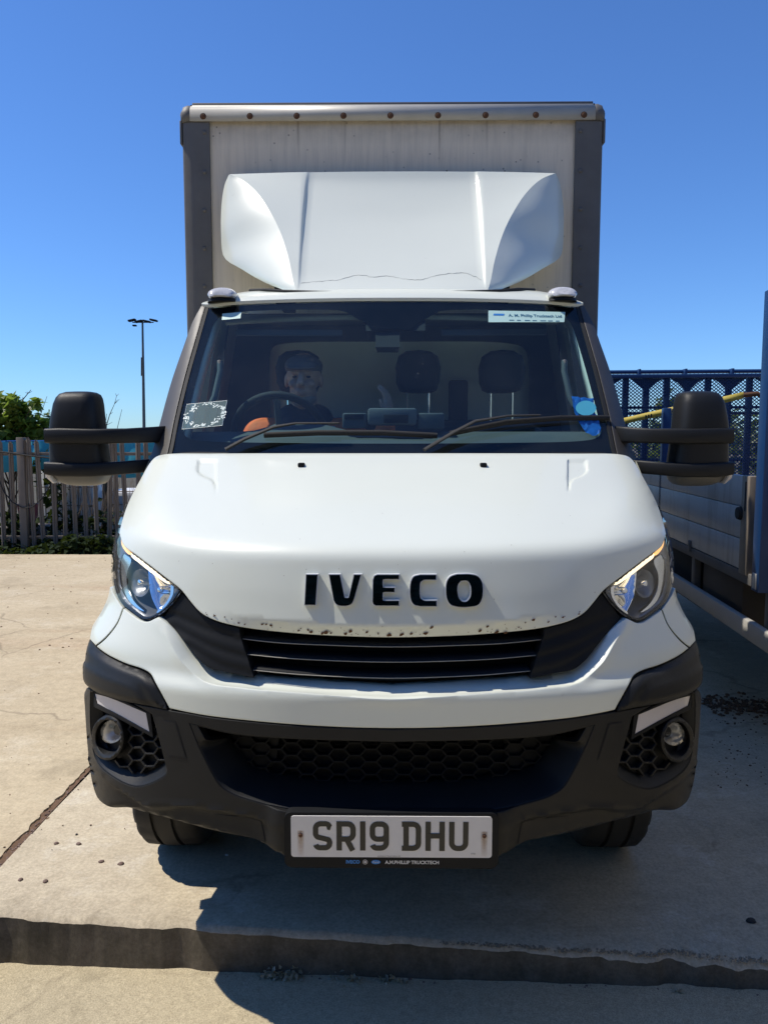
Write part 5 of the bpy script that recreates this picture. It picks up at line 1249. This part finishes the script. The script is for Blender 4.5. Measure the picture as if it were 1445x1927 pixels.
# ivy and weeds at the foot of the fence
ri = random.Random(21); pts = []
for i in range(26000):
    x2 = ri.uniform(-8.5, .5); y2 = 10.14 + 1.0 * ri.random() ** 1.4; hmax = .22 + .35 * max(0, noise.noise(Vector((x2 * 1.1, y2 * 2, 4)))) + .12 * noise.noise(Vector((x2 * 4, 1, 4)))
    hmax *= 1.25 + .5 * (y2 - 10.1); pts.append((x2, y2, -.50 + max(.02, (.18 + hmax) * ri.random() ** .6)))
vs, fs = leaf_mesh(pts, .10, rnd=ri); tag(link(mesh_of(vs, fs), 'ivy', None, M['ivy']), 'dark ivy and weeds along the foot of the fence', kind='stuff')
# creepers climbing between the pales
pts = []
for cxp, cyp, rx, ry, n_ in ((105, 950, 12, 28, 60), (95, 905, 8, 30, 40), (120, 985, 25, 12, 80), (20, 990, 25, 18, 120), (70, 880, 8, 20, 20), (185, 985, 30, 16, 80)):
    for i in range(n_):
        pts.append(tuple(at(cxp + ri.gauss(0, rx), cyp + ri.gauss(0, ry), ri.uniform(10.85, 11.1))))
vs, fs = leaf_mesh(pts, .12, rnd=ri); tag(link(mesh_of(vs, fs), 'creeper', None, M['ivy']), 'dark creeper leaves between the fence pales', kind='stuff')
bm = bmesh.new()
for i in range(90):
    px = ri.uniform(130, 300); p0 = at(px, ri.uniform(1000, 1030), 11.15); p1 = at(px + ri.gauss(0, 18), ri.uniform(885, 980), 11.2 + ri.uniform(-.1, .3)); mid_ = p0.lerp(p1, .5) + Vector((ri.gauss(0, .06), ri.gauss(0, .05), ri.gauss(0, .05)))
    b_tube(bm, [p0, mid_, p1], [.006, .005, .002], 4)
tag(bm_link(bm, 'dead_brambles', None, M['twig'], None), 'tangle of dead bramble stems behind the fence', kind='stuff')
# leafy shrub over the fence
def shrub(name, label, blobs, n, size, mat, Y, base, seed, cat='shrub', twigs=8):
    rs = random.Random(seed); p0 = Vector(base); r = empty(name, p0, label, cat)
    pts = []; tips = []
    for cxp, cyp, rx, ry, wt in blobs:
        c0 = at(cxp, cyp, Y); k = Y / F; tips.append(c0)
        for i in range(int(n * wt)):
            d = Vector((rs.gauss(0, 1), rs.gauss(0, 1), rs.gauss(0, 1))); d = d.normalized() * rs.random() ** .45
            pts.append(c0 + Vector((d.x * rx * k, d.y * (rx + ry) * .5 * k, d.z * ry * k)))
    vs, fs = leaf_mesh(pts, size, rnd=rs); link(mesh_of(vs, fs), 'crown', r, mat)
    bm = bmesh.new(); b_tube(bm, [p0, p0.lerp(tips[0], .5) + Vector((.05, 0, 0)), tips[0]], [.05, .035, .012], 7)
    tr_ = bm_link(bm, 'trunk', r, M['bark'], 60)
    for tpt in tips:
        for j in range(twigs):
            e = tpt + Vector((rs.gauss(0, .16), rs.gauss(0, .12), rs.gauss(0.05, .16))); s0 = p0.lerp(tips[0], rs.uniform(.3, .9)); tube('twig', [s0, s0.lerp(e, .55) + Vector((rs.gauss(0, .05), rs.gauss(0, .05), .06)), e], [.012, .008, .003], M['bark'], tr_, 5)
    return r
shrub('shrub', 'bright green large leaved shrub rising above the palisade fence', [(20, 770, 24, 30, 1.0), (-20, 790, 34, 50, 1.4), (50, 795, 20, 24, .8), (30, 820, 34, 20, 1.0), (-60, 780, 40, 70, 1.5), (62, 758, 10, 8, .15), (78, 805, 14, 18, .5)], 150, .17, M['leaf'], 11.5, (at(0, 900, 11.5).x, 11.5, -.5), 31, twigs=3)
shrub('shrub', 'dull green fine leaved shrub beside the door mirror above the fence', [(92, 800, 14, 26, 1.0), (110, 815, 18, 16, .7)], 260, .07, M['treeleaf'], 12.0, (at(95, 900, 12).x, 12.0, -.5), 33, twigs=3)
shrub('shrub', 'small dark twiggy shrub above the fence beside the mirror arm', [(190, 803, 5, 12, 1.0)], 60, .07, M['ivy'], 12.0, (at(192, 900, 12).x, 12.0, -.5), 35, twigs=3)
for k, pl in enumerate([[(196, 830), (199, 800), (205, 780), (214, 760), (218, 745)], [(30, 770), (40, 752), (50, 740), (56, 733)]]):
    o = tube('bare_stem', [at(px, py, 11.7) for px, py in [(pl[0][0] - 3, 1020)] + pl], [.012, .010, .008, .006, .004, .003][:len(pl) + 1], M['twig'], None, 5); tag(o, ['bare dead stem rising over the fence by the mirror arm', 'bare dead stem poking out of the leafy shrub'][k], 'stem')
    rs = random.Random(k)
    for j in range(8):
        q = pl[rs.randint(1, len(pl) - 1)]; e = (q[0] + rs.gauss(4, 6), q[1] - rs.uniform(2, 10)); tube('twig', [at(*q, 11.7), at(*e, 11.7)], [.004, .002], M['twig'], o, 4)
# floodlight column far behind
YL = 42.0
lp = empty('floodlight_column', (at(269, 805, YL).x, YL, -.5), 'tall grey floodlight column with four lamp heads behind the yard', 'lamp post')
pb = at(270, 805, YL); ptp = at(267, 607, YL)
tube('column', [(pb.x, YL, -.5), (pb.x, YL, pb.z), ((pb.x + ptp.x) / 2, YL, (pb.z + ptp.z) / 2), (ptp.x, YL, ptp.z)], [.10, .085, .07, .05], M['steel'], lp, 10)
tube('crossarm', [at(248, 606, YL), at(288, 606, YL)], .03, M['steel'], lp, 6)
tube('cable_conduit', [at(265, 672, YL - .1), at(265, 707, YL - .1)], .03, M['black'], lp, 6)
for px, py, s in ((247, 602, -1), (260, 604, -1), (275, 604, 1), (288, 602, 1)):
    c0 = at(px, py, YL - .05); bm = bmesh.new(); b_box(bm, (-.20, -.15, -.05), (.20, .15, .05), None, .03); o = bm_link(bm, 'lamp_head', lp, M['black'], 40)
    o.location = c0; o.rotation_euler = (0, R(12) * s, 0)
c0 = at(252, 612, YL); box('camera_unit', c0 - Vector((.10, .1, .04)), c0 + Vector((.10, .1, .04)), M['black'], lp, .02)
# trees far behind the neighbouring lorry
def tree(x2, y2, h, r, seed, label):
    rs = random.Random(seed); o = empty('tree', (x2, y2, -.5), label, 'tree', 'trees behind the neighbouring lorry'); pts = []
    cl_ = [Vector((rs.gauss(0, r * .45), rs.gauss(0, r * .45), h * rs.uniform(.35, .95))) for _ in range(16)]
    for c_ in cl_:
        for i in range(130):
            d = Vector((rs.gauss(0, 1), rs.gauss(0, 1), rs.gauss(0, 1))).normalized() * r * .42 * rs.random() ** .4; pts.append(Vector((x2, y2, -.5)) + c_ + d)
    vs, fs = leaf_mesh(pts, .30, rnd=rs); link(mesh_of(vs, fs), 'crown', o, M['treeleaf'])
    bm = bmesh.new(); b_tube(bm, [(x2, y2, -.5), (x2 + .1, y2, h * .4), (x2, y2, h * .8)], [.2, .14, .05], 8); tr_ = bm_link(bm, 'trunk', o, M['bark'], 60)
    for c_ in cl_[:7]: tube('limb', [(x2 + .05, y2, h * .3), Vector((x2, y2, -.5)) + c_], [.07, .02], M['bark'], tr_, 6)
tree(9.0, 25, 2.9, 2.0, 1, 'low bushy green tree behind the mesh ramp')
tree(13.6, 26, 2.6, 2.0, 2, 'wide low tree behind the blue post of the lorry')
tree(6.4, 27, 2.2, 1.6, 3, 'small tree seen through the mesh beside the cab')

# ================================================================== NEIGHBOURING FLATBED LORRY (local frame: x to its right, y backwards)
nb = empty('flatbed_lorry', (1.80, 3.90, 0), 'blue flatbed lorry with aluminium dropside and raised mesh ramp beside the box truck', 'lorry', rz=-R(4.54))
def L(o, parent=nb):
    o.parent = parent; o.matrix_parent_inverse = Matrix(); return o
M['blue'] = simple('blue_painted_steel', (.007, .042, .14), .45, var=.18, vscale=6, bevel=.004, rvar=.15)
m, t, b = new_mat('brushed_aluminium')
c = mix(t, noise_tex(t, 3, 8, .65, stretch=(1, .6, 3)), (.46, .47, .46), (.62, .62, .60)); c = mix(t, mth(t, 'MULTIPLY', ramp(t, noise_tex(t, 2.2, 7, .7, stretch=(1, 3, .5)), [(.5, (0, 0, 0)), (.72, (1, 1, 1))]), .5), c, (.20, .17, .13))
t.links.new(c, b.inputs['Base Color']); b.inputs['Metallic'].default_value = .35; t.links.new(mth(t, 'ADD', .30, mth(t, 'MULTIPLY', noise_tex(t, 30, 6, .7, stretch=(1, .15, 4)), .25)), b.inputs['Roughness']); M['brushed'] = m
M['tan'] = simple('galvanised_tan', (.25, .21, .165), .6, .3, var=.25, vscale=12)
M['rail'] = simple('pale_grey_rail', (.40, .385, .35), .5, var=.12)
for z0, z1 in ((.863, 1.019), (1.023, 1.186), (1.190, 1.346)):
    L(box('dropside_plank', (0, .06, z0), (.028, 3.95, z1), M['brushed'], None, .003))
L(box('dropside_pillar', (-.012, -.05, .845), (.05, .055, 1.35), M['tan'], None, .006))
L(box('pillar_slot', (-.0135, -.010, 1.17), (-.011, .005, 1.32), M['black'], None))
bm = bmesh.new(); b_lathe(bm, [(0, .02), (.03, .018), (.036, .0), (.036, -.02)], Matrix.Translation((-.012, .055, 1.155)) @ Matrix.Rotation(R(-90), 4, 'Y'), 20); L(bm_link(bm, 'latch_knob', None, M['rubber'], 40))
L(box('bed_deck', (.0, -.1, .80), (2.12, 4.2, .858), M['steel'], None, .004))
for y_ in (.9, 2.1, 3.3): L(box('dropside_hinge', (-.012, y_ - .02, .835), (.001, y_ + .02, .90), M['steel'], None, .003))
post = L(box('headboard_post', (-.03, -.26, .80), (.07, -.17, 2.23), M['blue'], None, .006))
L(box('headboard_post', (2.03, -.26, .80), (2.13, -.17, 2.23), M['blue'], None, .006))
for z_ in (.95, 1.05, 1.15, 1.25, 1.35, 1.7, 2.16): L(box('headboard_bar', (.071, -.235, z_ - .025), (2.029, -.195, z_ + .025), M['blue'], None, .004))
L(box('post_bracket', (-.036, -.245, .815), (-.031, -.20, .89), M['brushed'], None, .001))
hd = L(tube('grab_handle', [(.02, -.275, 1.50), (.02, -.31, 1.53), (.02, -.32, 1.60), (.02, -.32, 1.72), (.02, -.31, 1.79), (.02, -.275, 1.82)], .013, M['tan'], None, 8))
for z_ in (1.49, 1.83): L(box('handle_plate', (-.005, -.268, z_ - .045), (.045, -.2605, z_ + .045), M['tan'], None, .004), hd)
L(box('stake', (-.0, 1.63, .87), (.055, 1.69, 1.752), M['blue'], None, .005))
# side guard, tool box, chassis, wheels
L(box('side_guard', (-.02, -.40, .535), (.02, 3.3, .633), M['rail'], None, .012))
for y_ in (-.25, .9, 2.0, 3.1): L(box('guard_bracket', (.021, y_ - .03, .55), (.06, y_ + .03, .80), M['steel'], None, .003))
bm = bmesh.new(); b_lathe(bm, [(0, .0), (.10, .0), (.115, .015), (.115, .30), (.10, .315), (0, .315)], Matrix.Translation((.13, -.42, .65)), 24); L(bm_link(bm, 'air_tank', None, M['rail'], 40))
L(box('underbed_view_block', (.10, 1.0, .45), (.50, 1.75, .79), M['black'], None, .01))  # black box added to hide the sunlit ground beyond the bed
L(box('underbed_view_strip', (.02, 1.95, .70), (.40, 3.05, .795), M['black'], None, .01))  # black strip added under the bed to cut off bright ground behind
L(box('tool_box', (.05, .15, .50), (.45, .80, .795), simple('dirty_brown_box', (.055, .045, .036), .7, var=.3), None, .01))
for x_ in (.62, 1.42): L(box('chassis_rail', (x_, -1.2, .58), (x_ + .08, 4.1, .798), M['black'], None, .004))
for x_, y_ in ((.18, 2.5), (1.94, 2.5), (.18, -2.2), (1.94, -2.2)):
    bm = bmesh.new(); b_lathe(bm, [(.2, -.11), (.33, -.115), (.36, -.09), (.36, .09), (.33, .115), (.2, .11)], Matrix.Translation((x_, y_, .36)) @ Matrix.Rotation(R(90), 4, 'Y'), 36); wh = L(bm_link(bm, 'wheel', None, M['rubber'], 40))
    bm = bmesh.new(); b_lathe(bm, [(0, .03), (.08, .03), (.17, -.03), (.205, .06), (.205, -.08)], Matrix.Translation((x_, y_, .36)) @ Matrix.Rotation(R(90), 4, 'Y'), 28); L(bm_link(bm, 'rim', None, M['rail'], 40), wh)
for y_ in (2.5, -2.2): L(tube('axle', [(.2, y_, .36), (1.9, y_, .36)], .05, M['black'], None, 8))
L(box('cab', (.08, -2.7, .60), (2.05, -.60, 1.9), M['rail'], None, .12))
# raised loading ramp at the rear
yr = 4.12; zt_r = at(1290, 697, 8.0).z
def xr_(px): return (at(px, 750, 8.0).x - 2.127)
ramp_top = L(box('ramp_rail', (-.02, yr - .03, zt_r - .085), (2.14, yr + .03, zt_r - .045), M['blue'], None, .004))
L(tube('ramp_tube', [(-.05, yr + .10, zt_r - .012), (2.2, yr + .10, zt_r - .012)], .020, M['blue'], None, 8))
for k in range(5): L(box('tube_bracket', (xr_(1200 + 84 * k) - .012, yr + .02, zt_r - .05), (xr_(1200 + 84 * k) + .012, yr + .125, zt_r + .012), M['blue'], None, .003))
for k in range(-2, 13):
    xp = xr_(1175 + 37.2 * k)
    if xp < -.01 or xp > 2.12: continue
    L(box('ramp_post', (xp - .030, yr + .002, .80), (xp + .030, yr + .05, zt_r - .086), M['blue'], None, .003))
    if k % 2 == 1:
        vs = [(xp - .17, yr + .004, zt_r - .087), (xp + .17, yr + .004, zt_r - .087), (xp + .10, yr + .004, zt_r - .13), (xp + .024, yr + .004, zt_r - .20), (xp - .024, yr + .004, zt_r - .20), (xp - .10, yr + .004, zt_r - .13)]
        vs2 = [(a_, b_ + .008, c_) for a_, b_, c_ in vs]; n_ = 6
        L(link(mesh_of(vs + vs2, [(5, 4, 3, 2, 1, 0), (6, 7, 8, 9, 10, 11)] + [(i, (i + 1) % 6, (i + 1) % 6 + 6, i + 6) for i in range(6)]), 'gusset', None, M['blue']))
for z_ in (at(1290, 767, 8.0).z, at(1290, 778, 8.0).z, at(1290, 865, 8.0).z): L(box('ramp_crossbar', (-.02, yr + .051, z_ - .014), (2.12, yr + .075, z_ + .014), M['blue'], None, .003))
# expanded metal
vs, fs = [], []; cw, ch = .040, .0168; z0_, z1_ = .86, zt_r - .04; ncol = int(2.12 / cw); nrow = int((z1_ - z0_) / ch)
def strand(a_, b_, w_=.0042):
    d = (Vector(b_) - Vector(a_)); n_ = Vector((-d.z, 0, d.x)).normalized() * w_; b0 = len(vs)
    for p_ in (Vector(a_), Vector(b_)):
        for q in (n_, -n_):
            vs.append(tuple(p_ + q + Vector((0, -.004, 0)))); vs.append(tuple(p_ + q + Vector((0, .001, 0))))
    fs.extend([(b0, b0 + 2, b0 + 6, b0 + 4), (b0, b0 + 4, b0 + 5, b0 + 1), (b0 + 2, b0 + 3, b0 + 7, b0 + 6)])
for j in range(nrow):
    for i in range(ncol):
        x0 = i * cw; z_ = z0_ + j * ch; o_ = cw / 2 if j % 2 else 0
        strand((x0 + o_, yr - .004, z_), (x0 + o_ + cw / 2, yr - .004, z_ + ch)); strand((x0 + o_ + cw / 2, yr - .004, z_ + ch), (x0 + o_ + cw, yr - .004, z_))
tag(L(link(mesh_of(vs, fs), 'expanded_mesh', None, M['blue'])), kind='stuff')
# ratchet strap
q = [(1165, 794, 6.9), (1200, 786, 6.85), (1280, 768, 6.7), (1340, 757, 6.55), (1395, 744, 6.4)]
pp = [at(px, py, Y) for px, py, Y in q]
M['strapm'] = simple('yellow_webbing', (.50, .40, .07), .7, var=.2, vscale=40)
strap = loft('ratchet_strap', [[p + Vector((0, 0, .028)) for p in pp], [p - Vector((0, 0, .028)) for p in pp]], M['strapm'], None, thick=.003); tag(strap, 'yellow ratchet strap pulled tight across the lorry bed', 'strap')
tube('strap_hook', [pp[-1], pp[-1] + Vector((.10, -.03, .01)), pp[-1] + Vector((.14, -.03, -.02))], .02, M['rust'], strap, 8)
for px, py in ((1213, 784.5), (1218, 783.4), (1223, 782.2), (1263, 773), (1268, 771.8)):
    p = at(px, py, 6.70); o = box('print_mark', (-.007, -.001, -.014), (.007, .001, .014), M['ink'], None); o.location = p; o.parent = strap; o.matrix_parent_inverse = world_of(strap).inverted()

# ================================================================== DRIVER
hc = at(571, 716, 3.40)           # centre of the head
def b_cap(bm, p0, p1, r0, r1, seg=14):
    p0, p1 = Vector(p0), Vector(p1); n = 8; pts = []; rad = []
    d = (p1 - p0); Ld = max(d.length, 1e-5); d = d / Ld
    for k in range(5): a_ = math.pi / 2 * k / 5; pts.append(p0 - d * r0 * math.cos(a_)); rad.append(max(1e-3, r0 * math.sin(a_)))
    for k in range(n + 1): pts.append(p0 + d * Ld * k / n); rad.append(r0 + (r1 - r0) * k / n)
    for k in range(1, 6): a_ = math.pi / 2 * k / 5; pts.append(p1 + d * r1 * math.sin(a_)); rad.append(max(1e-3, r1 * math.cos(a_)))
    b_tube(bm, pts, rad, seg)
def b_ell(bm, c0, r, rot=None):
    m_ = Matrix.Translation(c0) @ (rot.to_4x4() if rot else Matrix()) @ Matrix.Diagonal((*r, 1)); bmesh.ops.create_icosphere(bm, subdivisions=3, radius=1, matrix=m_)
def fuse(bm, name, parent, mat, vox, smooth_it=6):
    bmesh.ops.recalc_face_normals(bm, faces=bm.faces)
    me = bpy.data.meshes.new(name); bm.to_mesh(me); bm.free(); o = link(me, name, None)
    md = o.modifiers.new('r', 'REMESH'); md.mode = 'VOXEL'; md.voxel_size = vox
    ms = o.modifiers.new('s', 'SMOOTH'); ms.factor = .5; ms.iterations = smooth_it
    apply_mods(o); o.data.materials.append(mat); o.data.polygons.foreach_set('use_smooth', [True] * len(o.data.polygons))
    if parent is not None: o.parent = parent; o.matrix_parent_inverse = world_of(parent).inverted()
    return o
M['skin'] = simple('skin', (.58, .36, .27), .5, var=.12, vscale=30)
M['beard'] = simple('grey_stubble', (.32, .28, .26), .8, var=.3, vscale=120)
M['cap'] = simple('grey_flat_cap', (.16, .13, .12), .9, var=.25, vscale=60)
M['hivis'] = simple('orange_hi_vis_cloth', (.95, .17, .025), .7, var=.12, vscale=20, emit=None)
M['navy'] = simple('dark_collar', (.018, .02, .028), .85)
M['silver'] = simple('reflective_tape', (.55, .56, .56), .4)
hx, hy, hz_ = hc
sh_l, sh_r = Vector((hx + .19, hy + .05, hz_ - .25)), Vector((hx - .19, hy + .05, hz_ - .25))   # his left is to the right in view
hip = Vector((hx, hy + .02, .99))
el_l, wr_l = Vector((-.10, 3.30, 1.38)), Vector((-.018, 3.24, 1.60))
wr_r = mw @ Vector((-.13, .125, .03)); el_r = Vector((hx - .17, 3.34, 1.40))
kn = [Vector((hx - .12, 3.05, 1.02)), Vector((hx + .12, 3.05, 1.02))]; an = [Vector((hx - .12, 2.96, .66)), Vector((hx + .12, 2.96, .66))]
drv = empty('person', (hip.x, hip.y, .60), 'person in grey cap and orange hi-vis jacket sitting at the steering wheel', 'person')
bm = bmesh.new()
# head
b_ell(bm, hc + Vector((0, .012, .030)), (.074, .092, .092)); b_ell(bm, hc + Vector((0, -.022, -.045)), (.058, .068, .066)); b_ell(bm, hc + Vector((0, -.045, -.088)), (.036, .034, .026))
b_cap(bm, hc + Vector((0, -.088, .022)), hc + Vector((0, -.114, -.018)), .011, .016); b_ell(bm, hc + Vector((0, -.074, .030)), (.052, .016, .012))
for s in (-1, 1):
    b_ell(bm, hc + Vector((s * .036, -.066, -.020)), (.022, .020, .020)); b_ell(bm, hc + Vector((s * .076, .015, .0)), (.010, .018, .032)); b_ell(bm, hc + Vector((s * .012, -.100, -.024)), (.010, .010, .009))
b_ell(bm, hc + Vector((0, -.086, -.052)), (.026, .012, .006)); b_ell(bm, hc + Vector((0, -.084, -.064)), (.022, .012, .007))
b_cap(bm, hc + Vector((0, .02, -.06)), hc + Vector((0, .04, -.20)), .056, .060)
# trunk, arms, legs
b_cap(bm, hip, Vector((hx, hy + .05, hz_ - .42)), .14, .15); b_cap(bm, sh_l, sh_r, .075, .075); b_ell(bm, (hx, hy + .04, hz_ - .36), (.17, .11, .16))
for s0, e0_, w0 in ((sh_l, el_l, wr_l), (sh_r, el_r, wr_r)):
    b_cap(bm, s0, e0_, .052, .042); b_cap(bm, e0_, w0, .040, .027)
for k_, a_ in zip(kn, an):
    b_cap(bm, hip + Vector(((k_.x - hip.x) * .8, 0, -.02)), k_, .085, .06); b_cap(bm, k_, a_, .055, .038); b_cap(bm, a_, a_ + Vector((0, -.16, -.02)), .04, .035)
# raised open hand (his left) with palm towards the windscreen
def hand(bm, w0, up, out, nrm, curl):
    up, out, nrm = up.normalized(), out.normalized(), nrm.normalized()
    for k in range(4): b_cap(bm, w0 + up * .015 + out * (-.028 + .019 * k) * .5, w0 + up * .085 + out * (-.030 + .020 * k), .016, .012)
    for k, Lf in enumerate((.062, .076, .080, .068)):
        b0 = w0 + up * .090 + out * (-.030 + .020 * k); m1 = b0 + (up * math.cos(curl * .5) + nrm * math.sin(curl * .5)) * Lf * .5 + out * (k - 1.5) * .003; e1_ = m1 + (up * math.cos(curl * 1.4) + nrm * math.sin(curl * 1.4)) * Lf * .5
        b_cap(bm, b0, m1, .0088, .0082, 8); b_cap(bm, m1, e1_, .0080, .0070, 8)
    t0_ = w0 + up * .035 + out * .034; t1_ = t0_ + up * .030 + out * .028; b_cap(bm, w0 + up * .02 + out * .01, t0_, .016, .013, 8); b_cap(bm, t0_, t1_, .011, .010, 8); b_cap(bm, t1_, t1_ + up * .028 + out * .008 + nrm * .008, .0095, .008, 8)
hand(bm, wr_l, Vector((.02, .05, 1)), Vector((-.35, -1, 0)), Vector((-1, .35, 0)), .5)
hand(bm, wr_r, (mw @ Vector((-.10, .19, .01)) - wr_r), Vector((1, 0, 0)), Vector((0, -.4, -1)), 1.2)
body_ = fuse(bm, 'body', drv, M['skin'], .0055, 3)
# jacket, trousers, collar, cap, stubble
bm = bmesh.new(); b_cap(bm, hip + Vector((0, 0, .04)), Vector((hx, hy + .05, hz_ - .42)), .165, .175); b_cap(bm, sh_l, sh_r, .092, .092); b_ell(bm, (hx, hy + .04, hz_ - .36), (.195, .135, .175))
for s0, e0_, w0 in ((sh_l, el_l, wr_l), (sh_r, el_r, wr_r)):
    b_cap(bm, s0, e0_, .070, .058); b_cap(bm, e0_, e0_.lerp(w0, .93), .056, .042)
jk = fuse(bm, 'jacket', drv, M['hivis'], .009, 6)
jk.data.materials.append(M['silver']); mi = []
for pgn in jk.data.polygons:
    c_ = pgn.center; tpar = (c_ - el_r).dot((wr_r - el_r).normalized()) / (wr_r - el_r).length; near = (c_ - el_r.lerp(wr_r, max(0, min(1, tpar)))).length < .08
    mi.append(1 if (near and .48 < tpar < .66) or (abs(abs(c_.x - hx) - .115) < .022 and c_.z > hip.z + .1 and abs(c_.y - hy) < .3 and c_.z < hz_ - .20 and not near and abs(c_.x - hx) < .14) else 0)
jk.data.polygons.foreach_set('material_index', mi)
bm = bmesh.new()
for k_, a_ in zip(kn, an): b_cap(bm, hip + Vector(((k_.x - hip.x) * .8, 0, -.02)), k_, .10, .075); b_cap(bm, k_, a_, .072, .058)
fuse(bm, 'trousers', drv, M['navy'], .010, 4)
bm = bmesh.new(); b_cap(bm, hc + Vector((-.05, .03, -.175)), hc + Vector((.05, .03, -.175)), .078, .078); b_cap(bm, hc + Vector((-.05, -.03, -.20)), hc + Vector((-.005, -.085, -.27)), .045, .03); b_cap(bm, hc + Vector((.05, -.03, -.20)), hc + Vector((.005, -.085, -.27)), .045, .03); b_cap(bm, hc + Vector((-.13, .04, -.225)), hc + Vector((.13, .04, -.225)), .055, .055)
fuse(bm, 'collar', drv, M['navy'], .008, 5)
bm = bmesh.new(); b_ell(bm, hc + Vector((0, .014, .062)), (.084, .104, .052)); b_ell(bm, hc + Vector((0, -.035, .058)), (.076, .066, .030)); b_ell(bm, hc + Vector((0, -.085, .050)), (.066, .038, .011), Matrix.Rotation(R(14), 3, 'X'))
fuse(bm, 'cap', drv, M['cap'], .005, 4)
bm = bmesh.new(); b_ell(bm, hc + Vector((0, -.018, -.078)), (.057, .066, .040)); b_ell(bm, hc + Vector((0, -.048, -.094)), (.037, .033, .024)); b_ell(bm, hc + Vector((0, -.082, -.042)), (.024, .010, .006))
bd_ = fuse(bm, 'stubble', drv, M['beard'], .006, 4)
for s in (-1, 1):
    bm = bmesh.new(); b_ell(bm, hc + Vector((s * .030, -.076, .010)), (.010, .007, .0045)); bm_link(bm, 'eye', body_, M['navy'], 60)

# ================================================================== TREES BEHIND THE STREET SIDE (mirrored in the chrome letters)
rt = random.Random(77)
for k in range(9):
    x2 = -24 + 6 * k + rt.uniform(-1, 1); y2 = -14 + rt.uniform(-1.5, 1); h = rt.uniform(8, 10.5)
    o = empty('tall_tree', (x2, y2, -.5), 'tall dense dark green tree standing opposite the truck', 'tree', 'trees opposite the truck'); pts = []
    for j in range(34):
        c_ = Vector((rt.gauss(0, 1.7), rt.gauss(0, 1.0), h * rt.uniform(.12, .95)))
        for i in range(55):
            d = Vector((rt.gauss(0, 1), rt.gauss(0, 1), rt.gauss(0, 1))).normalized() * 1.5 * rt.random() ** .4; pts.append(Vector((x2, y2, -.5)) + c_ + d)
    vs, fs = leaf_mesh(pts, .75, rnd=rt); link(mesh_of(vs, fs), 'crown', o, M['ivy'])
    bm = bmesh.new(); b_tube(bm, [(x2, y2, -.5), (x2 + .2, y2, h * .4), (x2, y2, h * .85)], [.28, .2, .06], 8); bm_link(bm, 'trunk', o, M['bark'], 60)
